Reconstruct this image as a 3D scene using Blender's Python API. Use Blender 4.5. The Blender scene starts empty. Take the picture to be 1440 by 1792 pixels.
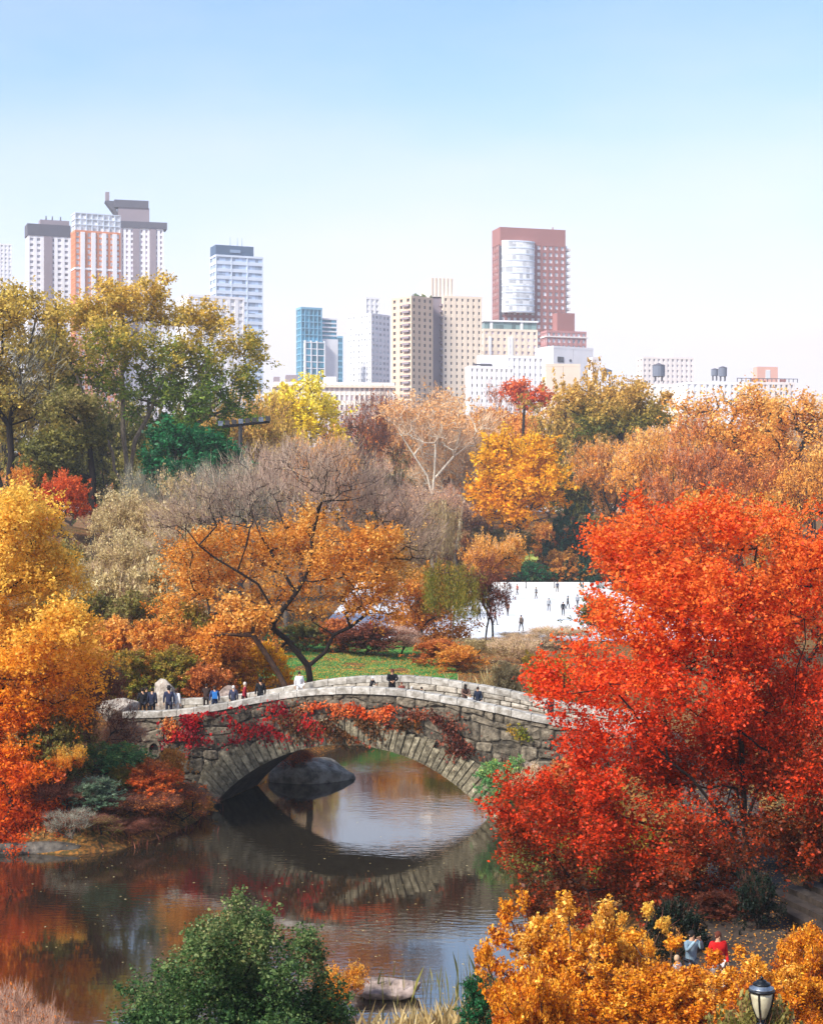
import bpy, math, random
import numpy as np
from mathutils import Vector, Matrix

# ------------------------------------------------------------------ camera, sky, sun, exposure
F, YH, H = 3000.0, 910.0, 15.0          # focal length in photo pixels, horizon row, eye height above the pond (m)
scn = bpy.context.scene
col = scn.collection
cam_d = bpy.data.cameras.new('camera')
cam_d.sensor_width = 36.0
cam_d.sensor_fit = 'AUTO'
cam_d.lens = 36.0 * F / 1792.0
cam_d.shift_y = (YH - 896.0) / 1792.0
cam_d.clip_start = 0.5
cam_d.clip_end = 9000.0
cam = bpy.data.objects.new('camera', cam_d)
col.objects.link(cam)
cam.location = (0, 0, H)
cam.rotation_euler = (math.radians(90), 0, 0)
scn.camera = cam

SUN_EL, SUN_AZ = math.radians(42), math.radians(229)     # azimuth clockwise from +Y: behind the camera, to its left
world = bpy.data.worlds.new('World')
scn.world = world
world.use_nodes = True
wn, wl = world.node_tree.nodes, world.node_tree.links
wn.clear()
w_out = wn.new('ShaderNodeOutputWorld')
w_bg = wn.new('ShaderNodeBackground')
w_sky = wn.new('ShaderNodeTexSky')
w_sky.sky_type = 'NISHITA'
w_sky.sun_disc = False
w_sky.sun_elevation = SUN_EL
w_sky.sun_rotation = SUN_AZ
w_sky.air_density = 1.0
w_sky.dust_density = 0.2
w_sky.ozone_density = 3.5
w_bg.inputs['Strength'].default_value = 0.112
tc = wn.new('ShaderNodeTexCoord')
sep = wn.new('ShaderNodeSeparateXYZ')
wl.new(tc.outputs['Generated'], sep.inputs[0])
ramp = wn.new('ShaderNodeValToRGB')                       # thin high cloud thickening to the horizon
ramp.color_ramp.elements[0].position = 0.0
ramp.color_ramp.elements[0].color = (1, 1, 1, 1)
ramp.color_ramp.elements[1].position = 0.9
ramp.color_ramp.elements[1].color = (0.0, 0.0, 0.0, 1)
for p_, f_ in ((0.08, 0.97), (0.11, 0.88), (0.137, 0.72), (0.17, 0.50), (0.215, 0.26), (0.245, 0.10), (0.30, 0.02)):
    e = ramp.color_ramp.elements.new(p_); e.color = (f_, f_, f_, 1)
wl.new(sep.outputs['Z'], ramp.inputs[0])
cmap = wn.new('ShaderNodeMapping')
cmap.inputs['Scale'].default_value = (2.0, 2.0, 6.0)
cmap.inputs['Rotation'].default_value = (0.0, 0.12, 0.0)
wl.new(tc.outputs['Generated'], cmap.inputs[0])
cn = wn.new('ShaderNodeTexNoise')
cn.inputs['Scale'].default_value = 2.2
cn.inputs['Detail'].default_value = 5.0
cn.inputs['Roughness'].default_value = 0.5
wl.new(cmap.outputs[0], cn.inputs['Vector'])
cadd = wn.new('ShaderNodeMath'); cadd.operation = 'MULTIPLY_ADD'
cadd.inputs[1].default_value = 0.62; cadd.inputs[2].default_value = -0.32
wl.new(cn.outputs['Fac'], cadd.inputs[0])
csum = wn.new('ShaderNodeMath'); csum.operation = 'ADD'; csum.use_clamp = True
wl.new(ramp.outputs['Color'], csum.inputs[0]); wl.new(cadd.outputs[0], csum.inputs[1])
wmix = wn.new('ShaderNodeMix'); wmix.data_type = 'RGBA'
wl.new(csum.outputs[0], wmix.inputs['Factor'])
wl.new(w_sky.outputs['Color'], wmix.inputs['A'])
CLOUD = (4.85, 4.42, 4.75, 1)
wmix.inputs['B'].default_value = CLOUD
wl.new(wmix.outputs['Result'], w_bg.inputs['Color'])
wl.new(w_bg.outputs[0], w_out.inputs[0])

sun_d = bpy.data.lights.new('sun', 'SUN')
sun_d.energy = 3.7
sun_d.angle = math.radians(12)
sun_d.color = (1.0, 0.95, 0.87)
sun = bpy.data.objects.new('sun', sun_d)
col.objects.link(sun)
sdir = Vector((math.sin(SUN_AZ) * math.cos(SUN_EL), math.cos(SUN_AZ) * math.cos(SUN_EL), math.sin(SUN_EL)))
sun.rotation_euler = sdir.to_track_quat('Z', 'Y').to_euler()
sun.location = (0, 0, 200)

scn.view_settings.view_transform = 'Standard'
scn.view_settings.look = 'None'
scn.view_settings.gamma = 1.0
scn.view_settings.use_curve_mapping = False
scn.view_settings.exposure = 1.12
scn.cycles.max_bounces = 7
scn.cycles.diffuse_bounces = 3
scn.cycles.transmission_bounces = 5
scn.cycles.glossy_bounces = 3
scn.cycles.volume_bounces = 0

# ------------------------------------------------------------------ helpers
R = math.radians


def W(px, py, D):
    return Vector(((px - 720) / F * D, D, H - (py - YH) / F * D))


def lin(h, k=1.0):
    h = h.lstrip('#')
    out = []
    for i in (0, 2, 4):
        c = int(h[i:i + 2], 16) / 255.0
        c = c / 12.92 if c <= 0.04045 else ((c + 0.055) / 1.055) ** 2.4
        out.append(min(c * k, 0.95))
    return (*out, 1.0)


def tag(o, label=None, cat=None, group=None, kind=None):
    if label: o['label'] = label
    if cat: o['category'] = cat
    if group: o['group'] = group
    if kind: o['kind'] = kind
    return o


def empty(name, loc=(0, 0, 0), rz=0.0):
    o = bpy.data.objects.new(name, None)
    o.empty_display_size = 0.2
    o.location = loc
    o.rotation_euler = (0, 0, rz)
    col.objects.link(o)
    return o


def link(name, me, parent=None, mat=None, loc=None):
    o = bpy.data.objects.new(name, me)
    col.objects.link(o)
    if parent is not None: o.parent = parent
    if loc is not None: o.location = loc
    if mat is not None:
        if len(me.materials) == 0:
            me.materials.append(mat)
        elif me.materials[0] is not mat:
            o.material_slots[0].link = 'OBJECT'
            o.material_slots[0].material = mat
    return o


def np_mesh(name, V, Fa, smooth=False):
    """V (n,3), Fa (m,k) faces of equal size"""
    V = np.asarray(V, dtype=np.float32); Fa = np.asarray(Fa, dtype=np.int32)
    me = bpy.data.meshes.new(name)
    m, k = Fa.shape
    me.vertices.add(len(V)); me.vertices.foreach_set('co', V.ravel())
    me.loops.add(m * k); me.loops.foreach_set('vertex_index', Fa.ravel())
    me.polygons.add(m); me.polygons.foreach_set('loop_start', np.arange(0, m * k, k, dtype=np.int32))
    if smooth: me.polygons.foreach_set('use_smooth', np.ones(m, dtype=bool))
    me.update(calc_edges=True)
    return me


class MB:
    """collects shapes, then becomes one mesh"""
    def __init__(s): s.v = []; s.f = []

    def add(s, vs, fs):
        n = len(s.v); s.v.extend([tuple(p) for p in vs]); s.f.extend([tuple(i + n for i in f) for f in fs]); return s

    def box(s, x0, x1, y0, y1, z0, z1):
        return s.add([(x0, y0, z0), (x1, y0, z0), (x1, y1, z0), (x0, y1, z0), (x0, y0, z1), (x1, y0, z1), (x1, y1, z1), (x0, y1, z1)],
                     [(0, 3, 2, 1), (4, 5, 6, 7), (0, 1, 5, 4), (1, 2, 6, 5), (2, 3, 7, 6), (3, 0, 4, 7)])

    def bar(s, a, b, r0, r1=None, k=6):
        a = Vector(a); b = Vector(b); r1 = r0 if r1 is None else r1
        d = (b - a).normalized()
        u = d.orthogonal().normalized(); w = d.cross(u)
        vs = []
        for p, r in ((a, r0), (b, r1)):
            for i in range(k):
                t = 2 * math.pi * i / k
                vs.append(p + (u * math.cos(t) + w * math.sin(t)) * r)
        fs = [(i, (i + 1) % k, k + (i + 1) % k, k + i) for i in range(k)]
        fs += [tuple(range(k - 1, -1, -1)), tuple(range(k, 2 * k))]
        return s.add(vs, fs)

    def lathe(s, prof, c=(0, 0, 0), k=12):
        vs = []
        for r, z in prof:
            for i in range(k):
                t = 2 * math.pi * i / k
                vs.append((c[0] + r * math.cos(t), c[1] + r * math.sin(t), c[2] + z))
        fs = []
        for j in range(len(prof) - 1):
            for i in range(k):
                fs.append((j * k + i, j * k + (i + 1) % k, (j + 1) * k + (i + 1) % k, (j + 1) * k + i))
        fs.append(tuple(range(k - 1, -1, -1)))
        fs.append(tuple((len(prof) - 1) * k + i for i in range(k)))
        return s.add(vs, fs)

    def mesh(s, name, smooth=False):
        me = bpy.data.meshes.new(name)
        me.from_pydata(s.v, [], s.f)
        if smooth: me.polygons.foreach_set('use_smooth', [True] * len(me.polygons))
        me.update()
        return me

    def build(s, name, mat, parent=None, smooth=False):
        return link(name, s.mesh(name, smooth), parent, mat)


# ------------------------------------------------------------------ materials
def new_mat(name):
    m = bpy.data.materials.new(name)
    m.use_nodes = True
    n = m.node_tree.nodes; n.clear()
    return m, n, m.node_tree.links


def surf(name, c1, c2=None, rough=0.8, scale=4.0, bump=0.0, bscale=None, metallic=0.0, spec=0.3, per_obj=0.0, stretch=(1, 1, 1), c3=None, detail=6.0, coord='Object'):
    """procedural surface: two or three colours broken up by noise, optional relief and per-object variation"""
    m, n, l = new_mat(name)
    out = n.new('ShaderNodeOutputMaterial'); p = n.new('ShaderNodeBsdfPrincipled')
    l.new(p.outputs[0], out.inputs[0])
    p.inputs['Roughness'].default_value = rough
    p.inputs['Metallic'].default_value = metallic
    p.inputs['Specular IOR Level'].default_value = spec
    t = n.new('ShaderNodeTexCoord'); mp = n.new('ShaderNodeMapping')
    mp.inputs['Scale'].default_value = stretch
    l.new(t.outputs[coord], mp.inputs[0])
    vec = mp.outputs[0]
    oi = n.new('ShaderNodeObjectInfo')
    if per_obj:
        ad = n.new('ShaderNodeVectorMath'); ad.operation = 'ADD'
        ml = n.new('ShaderNodeVectorMath'); ml.operation = 'SCALE'; ml.inputs['Scale'].default_value = 37.0
        cb = n.new('ShaderNodeCombineXYZ')
        for i in range(3): l.new(oi.outputs['Random'], cb.inputs[i])
        l.new(cb.outputs[0], ml.inputs[0]); l.new(ml.outputs[0], ad.inputs[1]); l.new(vec, ad.inputs[0])
        vec = ad.outputs[0]
    nz = n.new('ShaderNodeTexNoise'); nz.inputs['Scale'].default_value = scale; nz.inputs['Detail'].default_value = detail
    nz.inputs['Roughness'].default_value = 0.62
    l.new(vec, nz.inputs['Vector'])
    rp = n.new('ShaderNodeValToRGB')
    c2 = c2 or tuple(v * 0.8 for v in c1[:3]) + (1,)
    rp.color_ramp.elements[0].position = 0.36; rp.color_ramp.elements[0].color = c2
    rp.color_ramp.elements[1].position = 0.64; rp.color_ramp.elements[1].color = c1
    if c3:
        e = rp.color_ramp.elements.new(0.74); e.color = c3
    l.new(nz.outputs['Fac'], rp.inputs[0])
    colr = rp.outputs['Color']
    if per_obj:
        hs = n.new('ShaderNodeHueSaturation')
        mr = n.new('ShaderNodeMapRange')
        mr.inputs['To Min'].default_value = 1 - per_obj; mr.inputs['To Max'].default_value = 1 + per_obj
        l.new(oi.outputs['Random'], mr.inputs['Value'])
        l.new(mr.outputs[0], hs.inputs['Value']); l.new(colr, hs.inputs['Color'])
        colr = hs.outputs[0]
    l.new(colr, p.inputs['Base Color'])
    if bump:
        nb = n.new('ShaderNodeTexNoise'); nb.inputs['Scale'].default_value = bscale or scale * 3; nb.inputs['Detail'].default_value = 6
        l.new(vec, nb.inputs['Vector'])
        bp = n.new('ShaderNodeBump'); bp.inputs['Strength'].default_value = bump; bp.inputs['Distance'].default_value = 0.06
        l.new(nb.outputs['Fac'], bp.inputs['Height']); l.new(bp.outputs[0], p.inputs['Normal'])
    return m


def leafmat(name, cols, wz=0.5, wc=0.35, wr=0.25, off=0.0, trans=0.40, vary=0.35):
    """leaf colour from the crown: ramp over (height in crown, spray, single leaf)"""
    m, n, l = new_mat(name)
    out = n.new('ShaderNodeOutputMaterial')
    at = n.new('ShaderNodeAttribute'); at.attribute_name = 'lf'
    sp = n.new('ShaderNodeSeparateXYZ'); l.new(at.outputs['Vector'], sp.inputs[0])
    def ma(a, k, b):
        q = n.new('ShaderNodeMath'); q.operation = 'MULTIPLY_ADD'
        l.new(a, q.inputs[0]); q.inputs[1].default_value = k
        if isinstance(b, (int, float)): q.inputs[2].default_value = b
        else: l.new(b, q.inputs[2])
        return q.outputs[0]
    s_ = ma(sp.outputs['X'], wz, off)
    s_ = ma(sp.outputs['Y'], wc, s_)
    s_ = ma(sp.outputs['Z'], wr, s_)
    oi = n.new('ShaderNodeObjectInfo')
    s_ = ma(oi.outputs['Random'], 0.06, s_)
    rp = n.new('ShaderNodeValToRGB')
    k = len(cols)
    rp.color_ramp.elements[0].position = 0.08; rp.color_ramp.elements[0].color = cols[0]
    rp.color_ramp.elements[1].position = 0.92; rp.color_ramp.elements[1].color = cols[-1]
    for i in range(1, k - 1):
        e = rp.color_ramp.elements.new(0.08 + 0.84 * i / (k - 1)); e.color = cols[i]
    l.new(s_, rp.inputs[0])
    hs = n.new('ShaderNodeHueSaturation')
    mr = n.new('ShaderNodeMapRange'); mr.inputs['To Min'].default_value = 1 - vary; mr.inputs['To Max'].default_value = 1 + vary * 0.6
    l.new(sp.outputs['Z'], mr.inputs['Value']); l.new(mr.outputs[0], hs.inputs['Value']); l.new(rp.outputs[0], hs.inputs['Color'])
    d = n.new('ShaderNodeBsdfDiffuse'); t = n.new('ShaderNodeBsdfTranslucent'); g = n.new('ShaderNodeBsdfGlossy')
    g.inputs['Roughness'].default_value = 0.5
    mx = n.new('ShaderNodeMixShader'); mx.inputs[0].default_value = trans
    m2 = n.new('ShaderNodeMixShader'); m2.inputs[0].default_value = 0.015
    l.new(hs.outputs[0], d.inputs[0]); l.new(hs.outputs[0], t.inputs[0])
    l.new(d.outputs[0], mx.inputs[1]); l.new(t.outputs[0], mx.inputs[2])
    l.new(mx.outputs[0], m2.inputs[1]); l.new(g.outputs[0], m2.inputs[2])
    l.new(m2.outputs[0], out.inputs[0])
    return m


PAL = {
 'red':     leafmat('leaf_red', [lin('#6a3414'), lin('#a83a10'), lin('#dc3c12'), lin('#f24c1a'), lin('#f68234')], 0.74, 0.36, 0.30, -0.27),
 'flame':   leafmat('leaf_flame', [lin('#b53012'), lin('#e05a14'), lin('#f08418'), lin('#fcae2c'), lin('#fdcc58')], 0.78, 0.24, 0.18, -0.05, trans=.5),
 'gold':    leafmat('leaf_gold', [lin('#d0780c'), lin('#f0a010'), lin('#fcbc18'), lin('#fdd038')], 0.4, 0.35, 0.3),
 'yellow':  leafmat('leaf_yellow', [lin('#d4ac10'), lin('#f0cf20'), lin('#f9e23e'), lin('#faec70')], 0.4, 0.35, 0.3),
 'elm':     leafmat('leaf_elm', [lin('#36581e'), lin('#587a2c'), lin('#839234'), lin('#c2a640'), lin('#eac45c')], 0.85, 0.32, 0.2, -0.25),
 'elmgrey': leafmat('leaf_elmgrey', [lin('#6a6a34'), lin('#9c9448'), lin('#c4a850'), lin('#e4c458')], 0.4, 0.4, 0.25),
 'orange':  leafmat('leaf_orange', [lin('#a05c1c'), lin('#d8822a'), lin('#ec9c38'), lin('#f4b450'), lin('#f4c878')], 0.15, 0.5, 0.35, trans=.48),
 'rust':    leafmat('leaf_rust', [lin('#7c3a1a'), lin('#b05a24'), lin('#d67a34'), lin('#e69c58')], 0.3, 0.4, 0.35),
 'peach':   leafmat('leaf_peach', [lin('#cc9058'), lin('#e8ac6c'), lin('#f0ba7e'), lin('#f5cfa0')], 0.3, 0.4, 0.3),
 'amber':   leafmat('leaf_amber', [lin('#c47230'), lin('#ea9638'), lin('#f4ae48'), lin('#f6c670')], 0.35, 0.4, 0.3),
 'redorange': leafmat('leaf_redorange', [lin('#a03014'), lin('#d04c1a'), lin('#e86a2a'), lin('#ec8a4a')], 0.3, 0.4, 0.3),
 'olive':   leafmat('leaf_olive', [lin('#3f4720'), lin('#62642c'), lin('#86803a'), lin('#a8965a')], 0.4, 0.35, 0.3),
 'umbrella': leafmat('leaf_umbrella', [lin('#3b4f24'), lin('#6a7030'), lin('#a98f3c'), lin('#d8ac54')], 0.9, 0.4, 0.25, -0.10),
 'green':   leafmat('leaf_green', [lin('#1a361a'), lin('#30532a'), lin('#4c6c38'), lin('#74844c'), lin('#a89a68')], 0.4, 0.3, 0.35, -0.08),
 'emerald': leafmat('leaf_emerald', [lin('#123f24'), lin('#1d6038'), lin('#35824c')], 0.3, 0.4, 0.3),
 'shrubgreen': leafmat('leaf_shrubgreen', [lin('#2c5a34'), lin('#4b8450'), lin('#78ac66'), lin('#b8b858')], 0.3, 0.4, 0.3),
 'greygreen': leafmat('leaf_greygreen', [lin('#39503c'), lin('#5f7a5c'), lin('#8fa384')], 0.3, 0.4, 0.3),
 'flamered': leafmat('leaf_flamered', [lin('#a83a14'), lin('#e05c1c'), lin('#f57a2c'), lin('#f8a050')], 0.5, 0.35, 0.3, trans=.5),
 'spruce':  leafmat('leaf_spruce', [lin('#16301f'), lin('#264a36'), lin('#3f6652')], 0.3, 0.4, 0.3, trans=0.12),
 'willowgreen': leafmat('leaf_willowgreen', [lin('#4c6420'), lin('#77852c'), lin('#a08a30'), lin('#c48a34')], 0.3, 0.4, 0.3),
 'tan':     leafmat('leaf_tan', [lin('#94784a'), lin('#b89c66'), lin('#d0b880'), lin('#e0cf9e')], 0.3, 0.4, 0.3),
 'maroon':  leafmat('leaf_maroon', [lin('#3e1a16'), lin('#643024'), lin('#8a4a34'), lin('#a86448')], 0.3, 0.4, 0.3),
 'crimson': leafmat('leaf_crimson', [lin('#6a0c18'), lin('#a01222'), lin('#c82028'), lin('#e03a20')], 0.3, 0.4, 0.3),
 'ivybrown': leafmat('leaf_ivybrown', [lin('#3e2a18'), lin('#644024'), lin('#86582e'), lin('#8a2a1c')], 0.1, 0.5, 0.4),
 'yew': leafmat('leaf_yew', [lin('#0c1410'), lin('#131f16'), lin('#1c2c1f')], 0.3, 0.4, 0.3, trans=0.05),  # near-black green: deep shade under the maple is put into the leaf colour
 'forest':  leafmat('leaf_forest', [lin('#9c400c'), lin('#d06a12'), lin('#ea931c'), lin('#f4b030'), lin('#f8d070')], 0.35, 0.50, 0.35, -.17, vary=.5),
}
TWIG = {
 'mauve': leafmat('twig_mauve', [lin('#745c4e'), lin('#a08674'), lin('#c4ae9a')], 0.3, 0.4, 0.3, trans=0.1),
 'pink':  leafmat('twig_pink', [lin('#96705e'), lin('#bc947e'), lin('#d8b49c')], 0.3, 0.4, 0.3, trans=0.1),
 'beige': leafmat('twig_beige', [lin('#a88a68'), lin('#cca988'), lin('#e6c8a4')], 0.3, 0.4, 0.3, trans=0.1),
 'grey':  leafmat('twig_grey', [lin('#6f7060'), lin('#8d8c7a'), lin('#aaa692')], 0.3, 0.4, 0.3, trans=0.1),
 'brown': leafmat('twig_brown', [lin('#4a2a20'), lin('#6e4232'), lin('#936050')], 0.3, 0.4, 0.3, trans=0.1),
}
BARK = {
 'dark':  surf('bark_dark', lin('#2a1d17'), lin('#130e0c'), 0.9, 3.0, 0.5, stretch=(4, 4, 1)),
 'brown': surf('bark_brown', lin('#5e4434'), lin('#3b2a20'), 0.9, 3.0, 0.5, stretch=(4, 4, 1)),
 'grey':  surf('bark_grey', lin('#8a7e70'), lin('#5d544a'), 0.9, 2.0, 0.5, stretch=(3, 3, 1)),
 'pale':  surf('bark_pale', lin('#d8cfbe'), lin('#a89a84'), 0.9, 2.0, 0.3, stretch=(3, 3, 1)),
}
M = {
 'coping': surf('stone_coping', lin('#b8b2a8'), lin('#7c756a'), 0.85, 3.0, 0.5, 14, per_obj=0.18, c3=lin('#d2cdc4')),
 'rubble': surf('stone_rubble', lin('#776c5b'), lin('#352f26'), 0.9, 3.4, 1.0, 9, per_obj=0.42, c3=lin('#948a77')),
 'vouss':  surf('stone_voussoir', lin('#8a8069'), lin('#453e2f'), 0.9, 4.0, 1.0, 10, per_obj=0.28, stretch=(1, 1, 1), c3=lin('#b4ac96')),
 'inner':  surf('stone_inner', lin('#b0a798'), lin('#6e665a'), 0.9, 2.6, 0.6, 9, per_obj=0.25),
 'mortar': surf('stone_mortar', lin('#5a5347'), lin('#2f2a23'), 0.95, 3.0, 0.6),
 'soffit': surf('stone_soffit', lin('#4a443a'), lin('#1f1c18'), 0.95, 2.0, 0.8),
 'deck':   surf('deck_gravel', lin('#a59684'), lin('#7c6c5a'), 0.95, 6.0, 0.3),
 'boulder': surf('rock_pale', lin('#b9ad9f'), lin('#6c6156'), 0.9, 2.4, 1.0, 7, c3=lin('#d2c8bc')),
 'rock':   surf('rock_grey', lin('#5f584f'), lin('#272320'), 0.85, 1.8, 1.0, 6, c3=lin('#7c7366')),
 'rockmid': surf('rock_mid', lin('#a89f90'), lin('#5d564c'), 0.85, 1.8, 1.0, 6, c3=lin('#aaa292')),
 'rockpink': surf('rock_pink', lin('#a8958a'), lin('#5f5149'), 0.85, 2.4, 0.9, 4, c3=lin('#c9bbb2')),
 'ice':    surf('ice', lin('#f2f5f8'), lin('#cdd6de'), 0.4, 0.5, 0.0, spec=0.4, stretch=(1, .25, 1)),
 'iron':   surf('black_iron', lin('#1e2126'), lin('#121417'), 0.35, 5, 0.1, metallic=0.4, spec=0.5),
 'ironlit': surf('lit_iron', lin('#8f99a6'), lin('#4a525c'), 0.3, 5, 0.0, metallic=0.7, spec=0.5),  # paler copy of the iron, with the light on it painted in
 'lampglass': surf('lamp_glass', lin('#c9c2a4'), lin('#a49c80'), 0.25, 3, 0.0, spec=0.5),
 'steel':  surf('dark_steel', lin('#3c3a3c'), lin('#2a2829'), 0.6, 3),
 'path':   surf('path_asphalt', lin('#463b32'), lin('#2e2620'), 0.95, 1.6, 0.2, c3=lin('#5f4428')),
 'step':   surf('step_stone', lin('#3e342c'), lin('#241d19'), 0.95, 3.0, 0.3, per_obj=0.1),
}


def solid(name, hexc, rough=0.8, **kw):
    c = lin(hexc)
    return surf(name, c, tuple(v * 0.82 for v in c[:3]) + (1,), rough, kw.pop('scale', 8.0), **kw)


# ------------------------------------------------------------------ terrain
POND = np.array([(-18.5, 77.3), (-15.1, 76.7), (-13.4, 77.6), (-11.6, 81.2), (-10.6, 85.5), (-10.3, 90.3), (-8.6, 97), (-8.5, 101), (-6.5, 108), (-4.4, 114), (-2.5, 120),
                 (1, 125), (4.5, 121.5), (7.0, 114), (7.4, 104), (6.1, 95.5), (5.9, 93), (4.2, 86.3), (6.0, 83), (8.0, 78), (8.6, 71), (6.4, 65), (4.8, 59.5), (4.4, 55), (4.6, 50.5), (2, 48.5),
                 (0.4, 48.4), (-2.4, 48.6), (-6, 48), (-12, 46.5), (-18, 45.3), (-32, 44), (-60, 45), (-60, 74), (-30, 77.5)])


def pond_sdf(x, y):
    x = np.asarray(x, float); y = np.asarray(y, float)
    best = np.full(x.shape, 1e9); inside = np.zeros(x.shape, bool)
    n = len(POND)
    for i in range(n):
        ax, ay = POND[i]; bx, by = POND[(i + 1) % n]
        dx, dy = bx - ax, by - ay
        t = np.clip(((x - ax) * dx + (y - ay) * dy) / (dx * dx + dy * dy), 0, 1)
        best = np.minimum(best, np.hypot(x - ax - t * dx, y - ay - t * dy))
        cr = ((ay > y) != (by > y)) & (x < (bx - ax) * (y - ay) / ((by - ay) if by != ay else 1e-9) + ax)
        inside ^= cr
    return np.where(inside, -best, best)


def sst(a, b, t):
    t = np.clip((t - a) / float(b - a), 0, 1); return t * t * (3 - 2 * t)


def hgt(x, y):
    x = np.asarray(x, float); y = np.asarray(y, float)
    z = 2.3 + 1.3 * sst(74, 92, y) - 0.6 * sst(100, 135, y)
    z = z + 9.5 * sst(302, 385, y) + 5.0 * sst(385, 520, y)
    z = z + 12.0 * np.exp(-((x + 44) / 27) ** 2 - ((y - 188) / 42) ** 2)
    z = z + 4.0 * np.exp(-((x + 70) / 40) ** 2 - ((y - 300) / 60) ** 2)
    z = z + 7.0 * np.exp(-((x - 70) / 25) ** 2 - ((y - 250) / 60) ** 2)
    z = z + 0.7 * np.exp(-((x + 16) / 5) ** 2 - ((y - 95) / 6) ** 2) + 0.8 * np.exp(-((x - 11.5) / 4.5) ** 2 - ((y - 89) / 6) ** 2)
    z = z + 0.12 * np.sin(x * 0.61 + 1.3) * np.sin(y * 0.47) + 0.08 * np.sin(x * 1.7) * np.cos(y * 1.3 + 2)
    z = z - 1.5 * sst(8, 2.5, x) * sst(62, 54, y)
    flat = sst(0, 8, np.minimum(np.minimum(x + 34, 44 - x), np.minimum(y - 160, 308 - y)))
    z = z * (1 - flat) + 2.95 * flat
    d = pond_sdf(x, y)
    bank = np.where(d > 0, d * 0.62, np.maximum(d * 0.5, -1.6)) - 0.05
    bank = bank + 0.12 * np.sin(x * 2.3 + y) * np.clip(d, 0, 1)
    k = 0.5
    hh = np.clip(0.5 + 0.5 * (z - bank) / k, 0, 1)
    return z * (1 - hh) + bank * hh - k * hh * (1 - hh)


def hz(x, y): return float(hgt(np.array([x]), np.array([y]))[0])


def grid_mesh(name, xs, ys, zf, off=0.0):
    X, Y = np.meshgrid(xs, ys)
    Z = zf(X, Y) + off
    V = np.stack([X.ravel(), Y.ravel(), Z.ravel()], 1)
    nx, ny = len(xs), len(ys)
    i = np.arange(nx - 1)[None, :] + np.arange(ny - 1)[:, None] * nx
    i = i.ravel()
    return np_mesh(name, V, np.stack([i, i + 1, i + nx + 1, i + nx], 1), True)


gm, n_, l_ = new_mat('ground_leaf_litter')
go_ = n_.new('ShaderNodeOutputMaterial'); gp = n_.new('ShaderNodeBsdfPrincipled'); gp.inputs['Roughness'].default_value = 0.95
gp.inputs['Specular IOR Level'].default_value = 0.15
gt = n_.new('ShaderNodeTexCoord')
g1 = n_.new('ShaderNodeTexNoise'); g1.inputs['Scale'].default_value = 0.22; g1.inputs['Detail'].default_value = 5
g2 = n_.new('ShaderNodeTexNoise'); g2.inputs['Scale'].default_value = 5.0; g2.inputs['Detail'].default_value = 6
l_.new(gt.outputs['Object'], g1.inputs['Vector']); l_.new(gt.outputs['Object'], g2.inputs['Vector'])
r1 = n_.new('ShaderNodeValToRGB'); r1.color_ramp.elements[0].position = 0.4; r1.color_ramp.elements[0].color = lin('#4c4a26')
r1.color_ramp.elements[1].position = 0.6; r1.color_ramp.elements[1].color = lin('#6f4c2c')
r2 = n_.new('ShaderNodeValToRGB'); r2.color_ramp.elements[0].position = 0.45; r2.color_ramp.elements[0].color = lin('#3d2c1c')
r2.color_ramp.elements[1].position = 0.62; r2.color_ramp.elements[1].color = lin('#b5702e')
gx = n_.new('ShaderNodeMix'); gx.data_type = 'RGBA'; gx.inputs['Factor'].default_value = 0.5
l_.new(g1.outputs['Fac'], r1.inputs[0]); l_.new(g2.outputs['Fac'], r2.inputs[0])
l_.new(r1.outputs[0], gx.inputs['A']); l_.new(r2.outputs[0], gx.inputs['B']); l_.new(gx.outputs['Result'], gp.inputs['Base Color'])
l_.new(gp.outputs[0], go_.inputs[0])
M['ground'] = gm

near = grid_mesh('ground', np.concatenate([[-1500, -1000, -600, -300, -160, -100], np.arange(-72, 60.1, 0.75), [70, 80, 95, 120, 160, 300, 600, 1000, 1500]]),
                 np.concatenate([[-200, -60, 0, 15, 24], np.arange(30, 132, 0.75), np.arange(132, 420, 4.0), [440, 470, 520, 600, 800, 1300, 1800, 2400]]), hgt)
tag(link('ground', near, None, M['ground']), kind='structure')

# water
wm, n_, l_ = new_mat('pond_water')
o_ = n_.new('ShaderNodeOutputMaterial')
gl = n_.new('ShaderNodeBsdfGlossy'); gl.inputs['Roughness'].default_value = 0.035; gl.inputs['Color'].default_value = (0.99, 0.97, 0.95, 1)
df = n_.new('ShaderNodeBsdfDiffuse'); df.inputs['Color'].default_value = lin('#241f17')
fr = n_.new('ShaderNodeFresnel'); fr.inputs['IOR'].default_value = 5.0
mx = n_.new('ShaderNodeMixShader')
t_ = n_.new('ShaderNodeTexCoord'); mp_ = n_.new('ShaderNodeMapping'); mp_.inputs['Scale'].default_value = (1.0, 2.2, 1.0)
nb = n_.new('ShaderNodeTexNoise'); nb.inputs['Scale'].default_value = 1.5; nb.inputs['Detail'].default_value = 3; nb.inputs['Roughness'].default_value = 0.45
nb2 = n_.new('ShaderNodeTexNoise'); nb2.inputs['Scale'].default_value = 0.12; nb2.inputs['Detail'].default_value = 2
rr = n_.new('ShaderNodeMapRange'); rr.inputs['From Min'].default_value = 0.42; rr.inputs['From Max'].default_value = 0.62
rr.inputs['To Min'].default_value = 0.02; rr.inputs['To Max'].default_value = 0.20
l_.new(t_.outputs['Object'], mp_.inputs[0]); l_.new(mp_.outputs[0], nb.inputs['Vector']); l_.new(t_.outputs['Object'], nb2.inputs['Vector'])
l_.new(nb2.outputs['Fac'], rr.inputs['Value'])
bp_ = n_.new('ShaderNodeBump'); bp_.inputs['Distance'].default_value = 0.05
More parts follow.
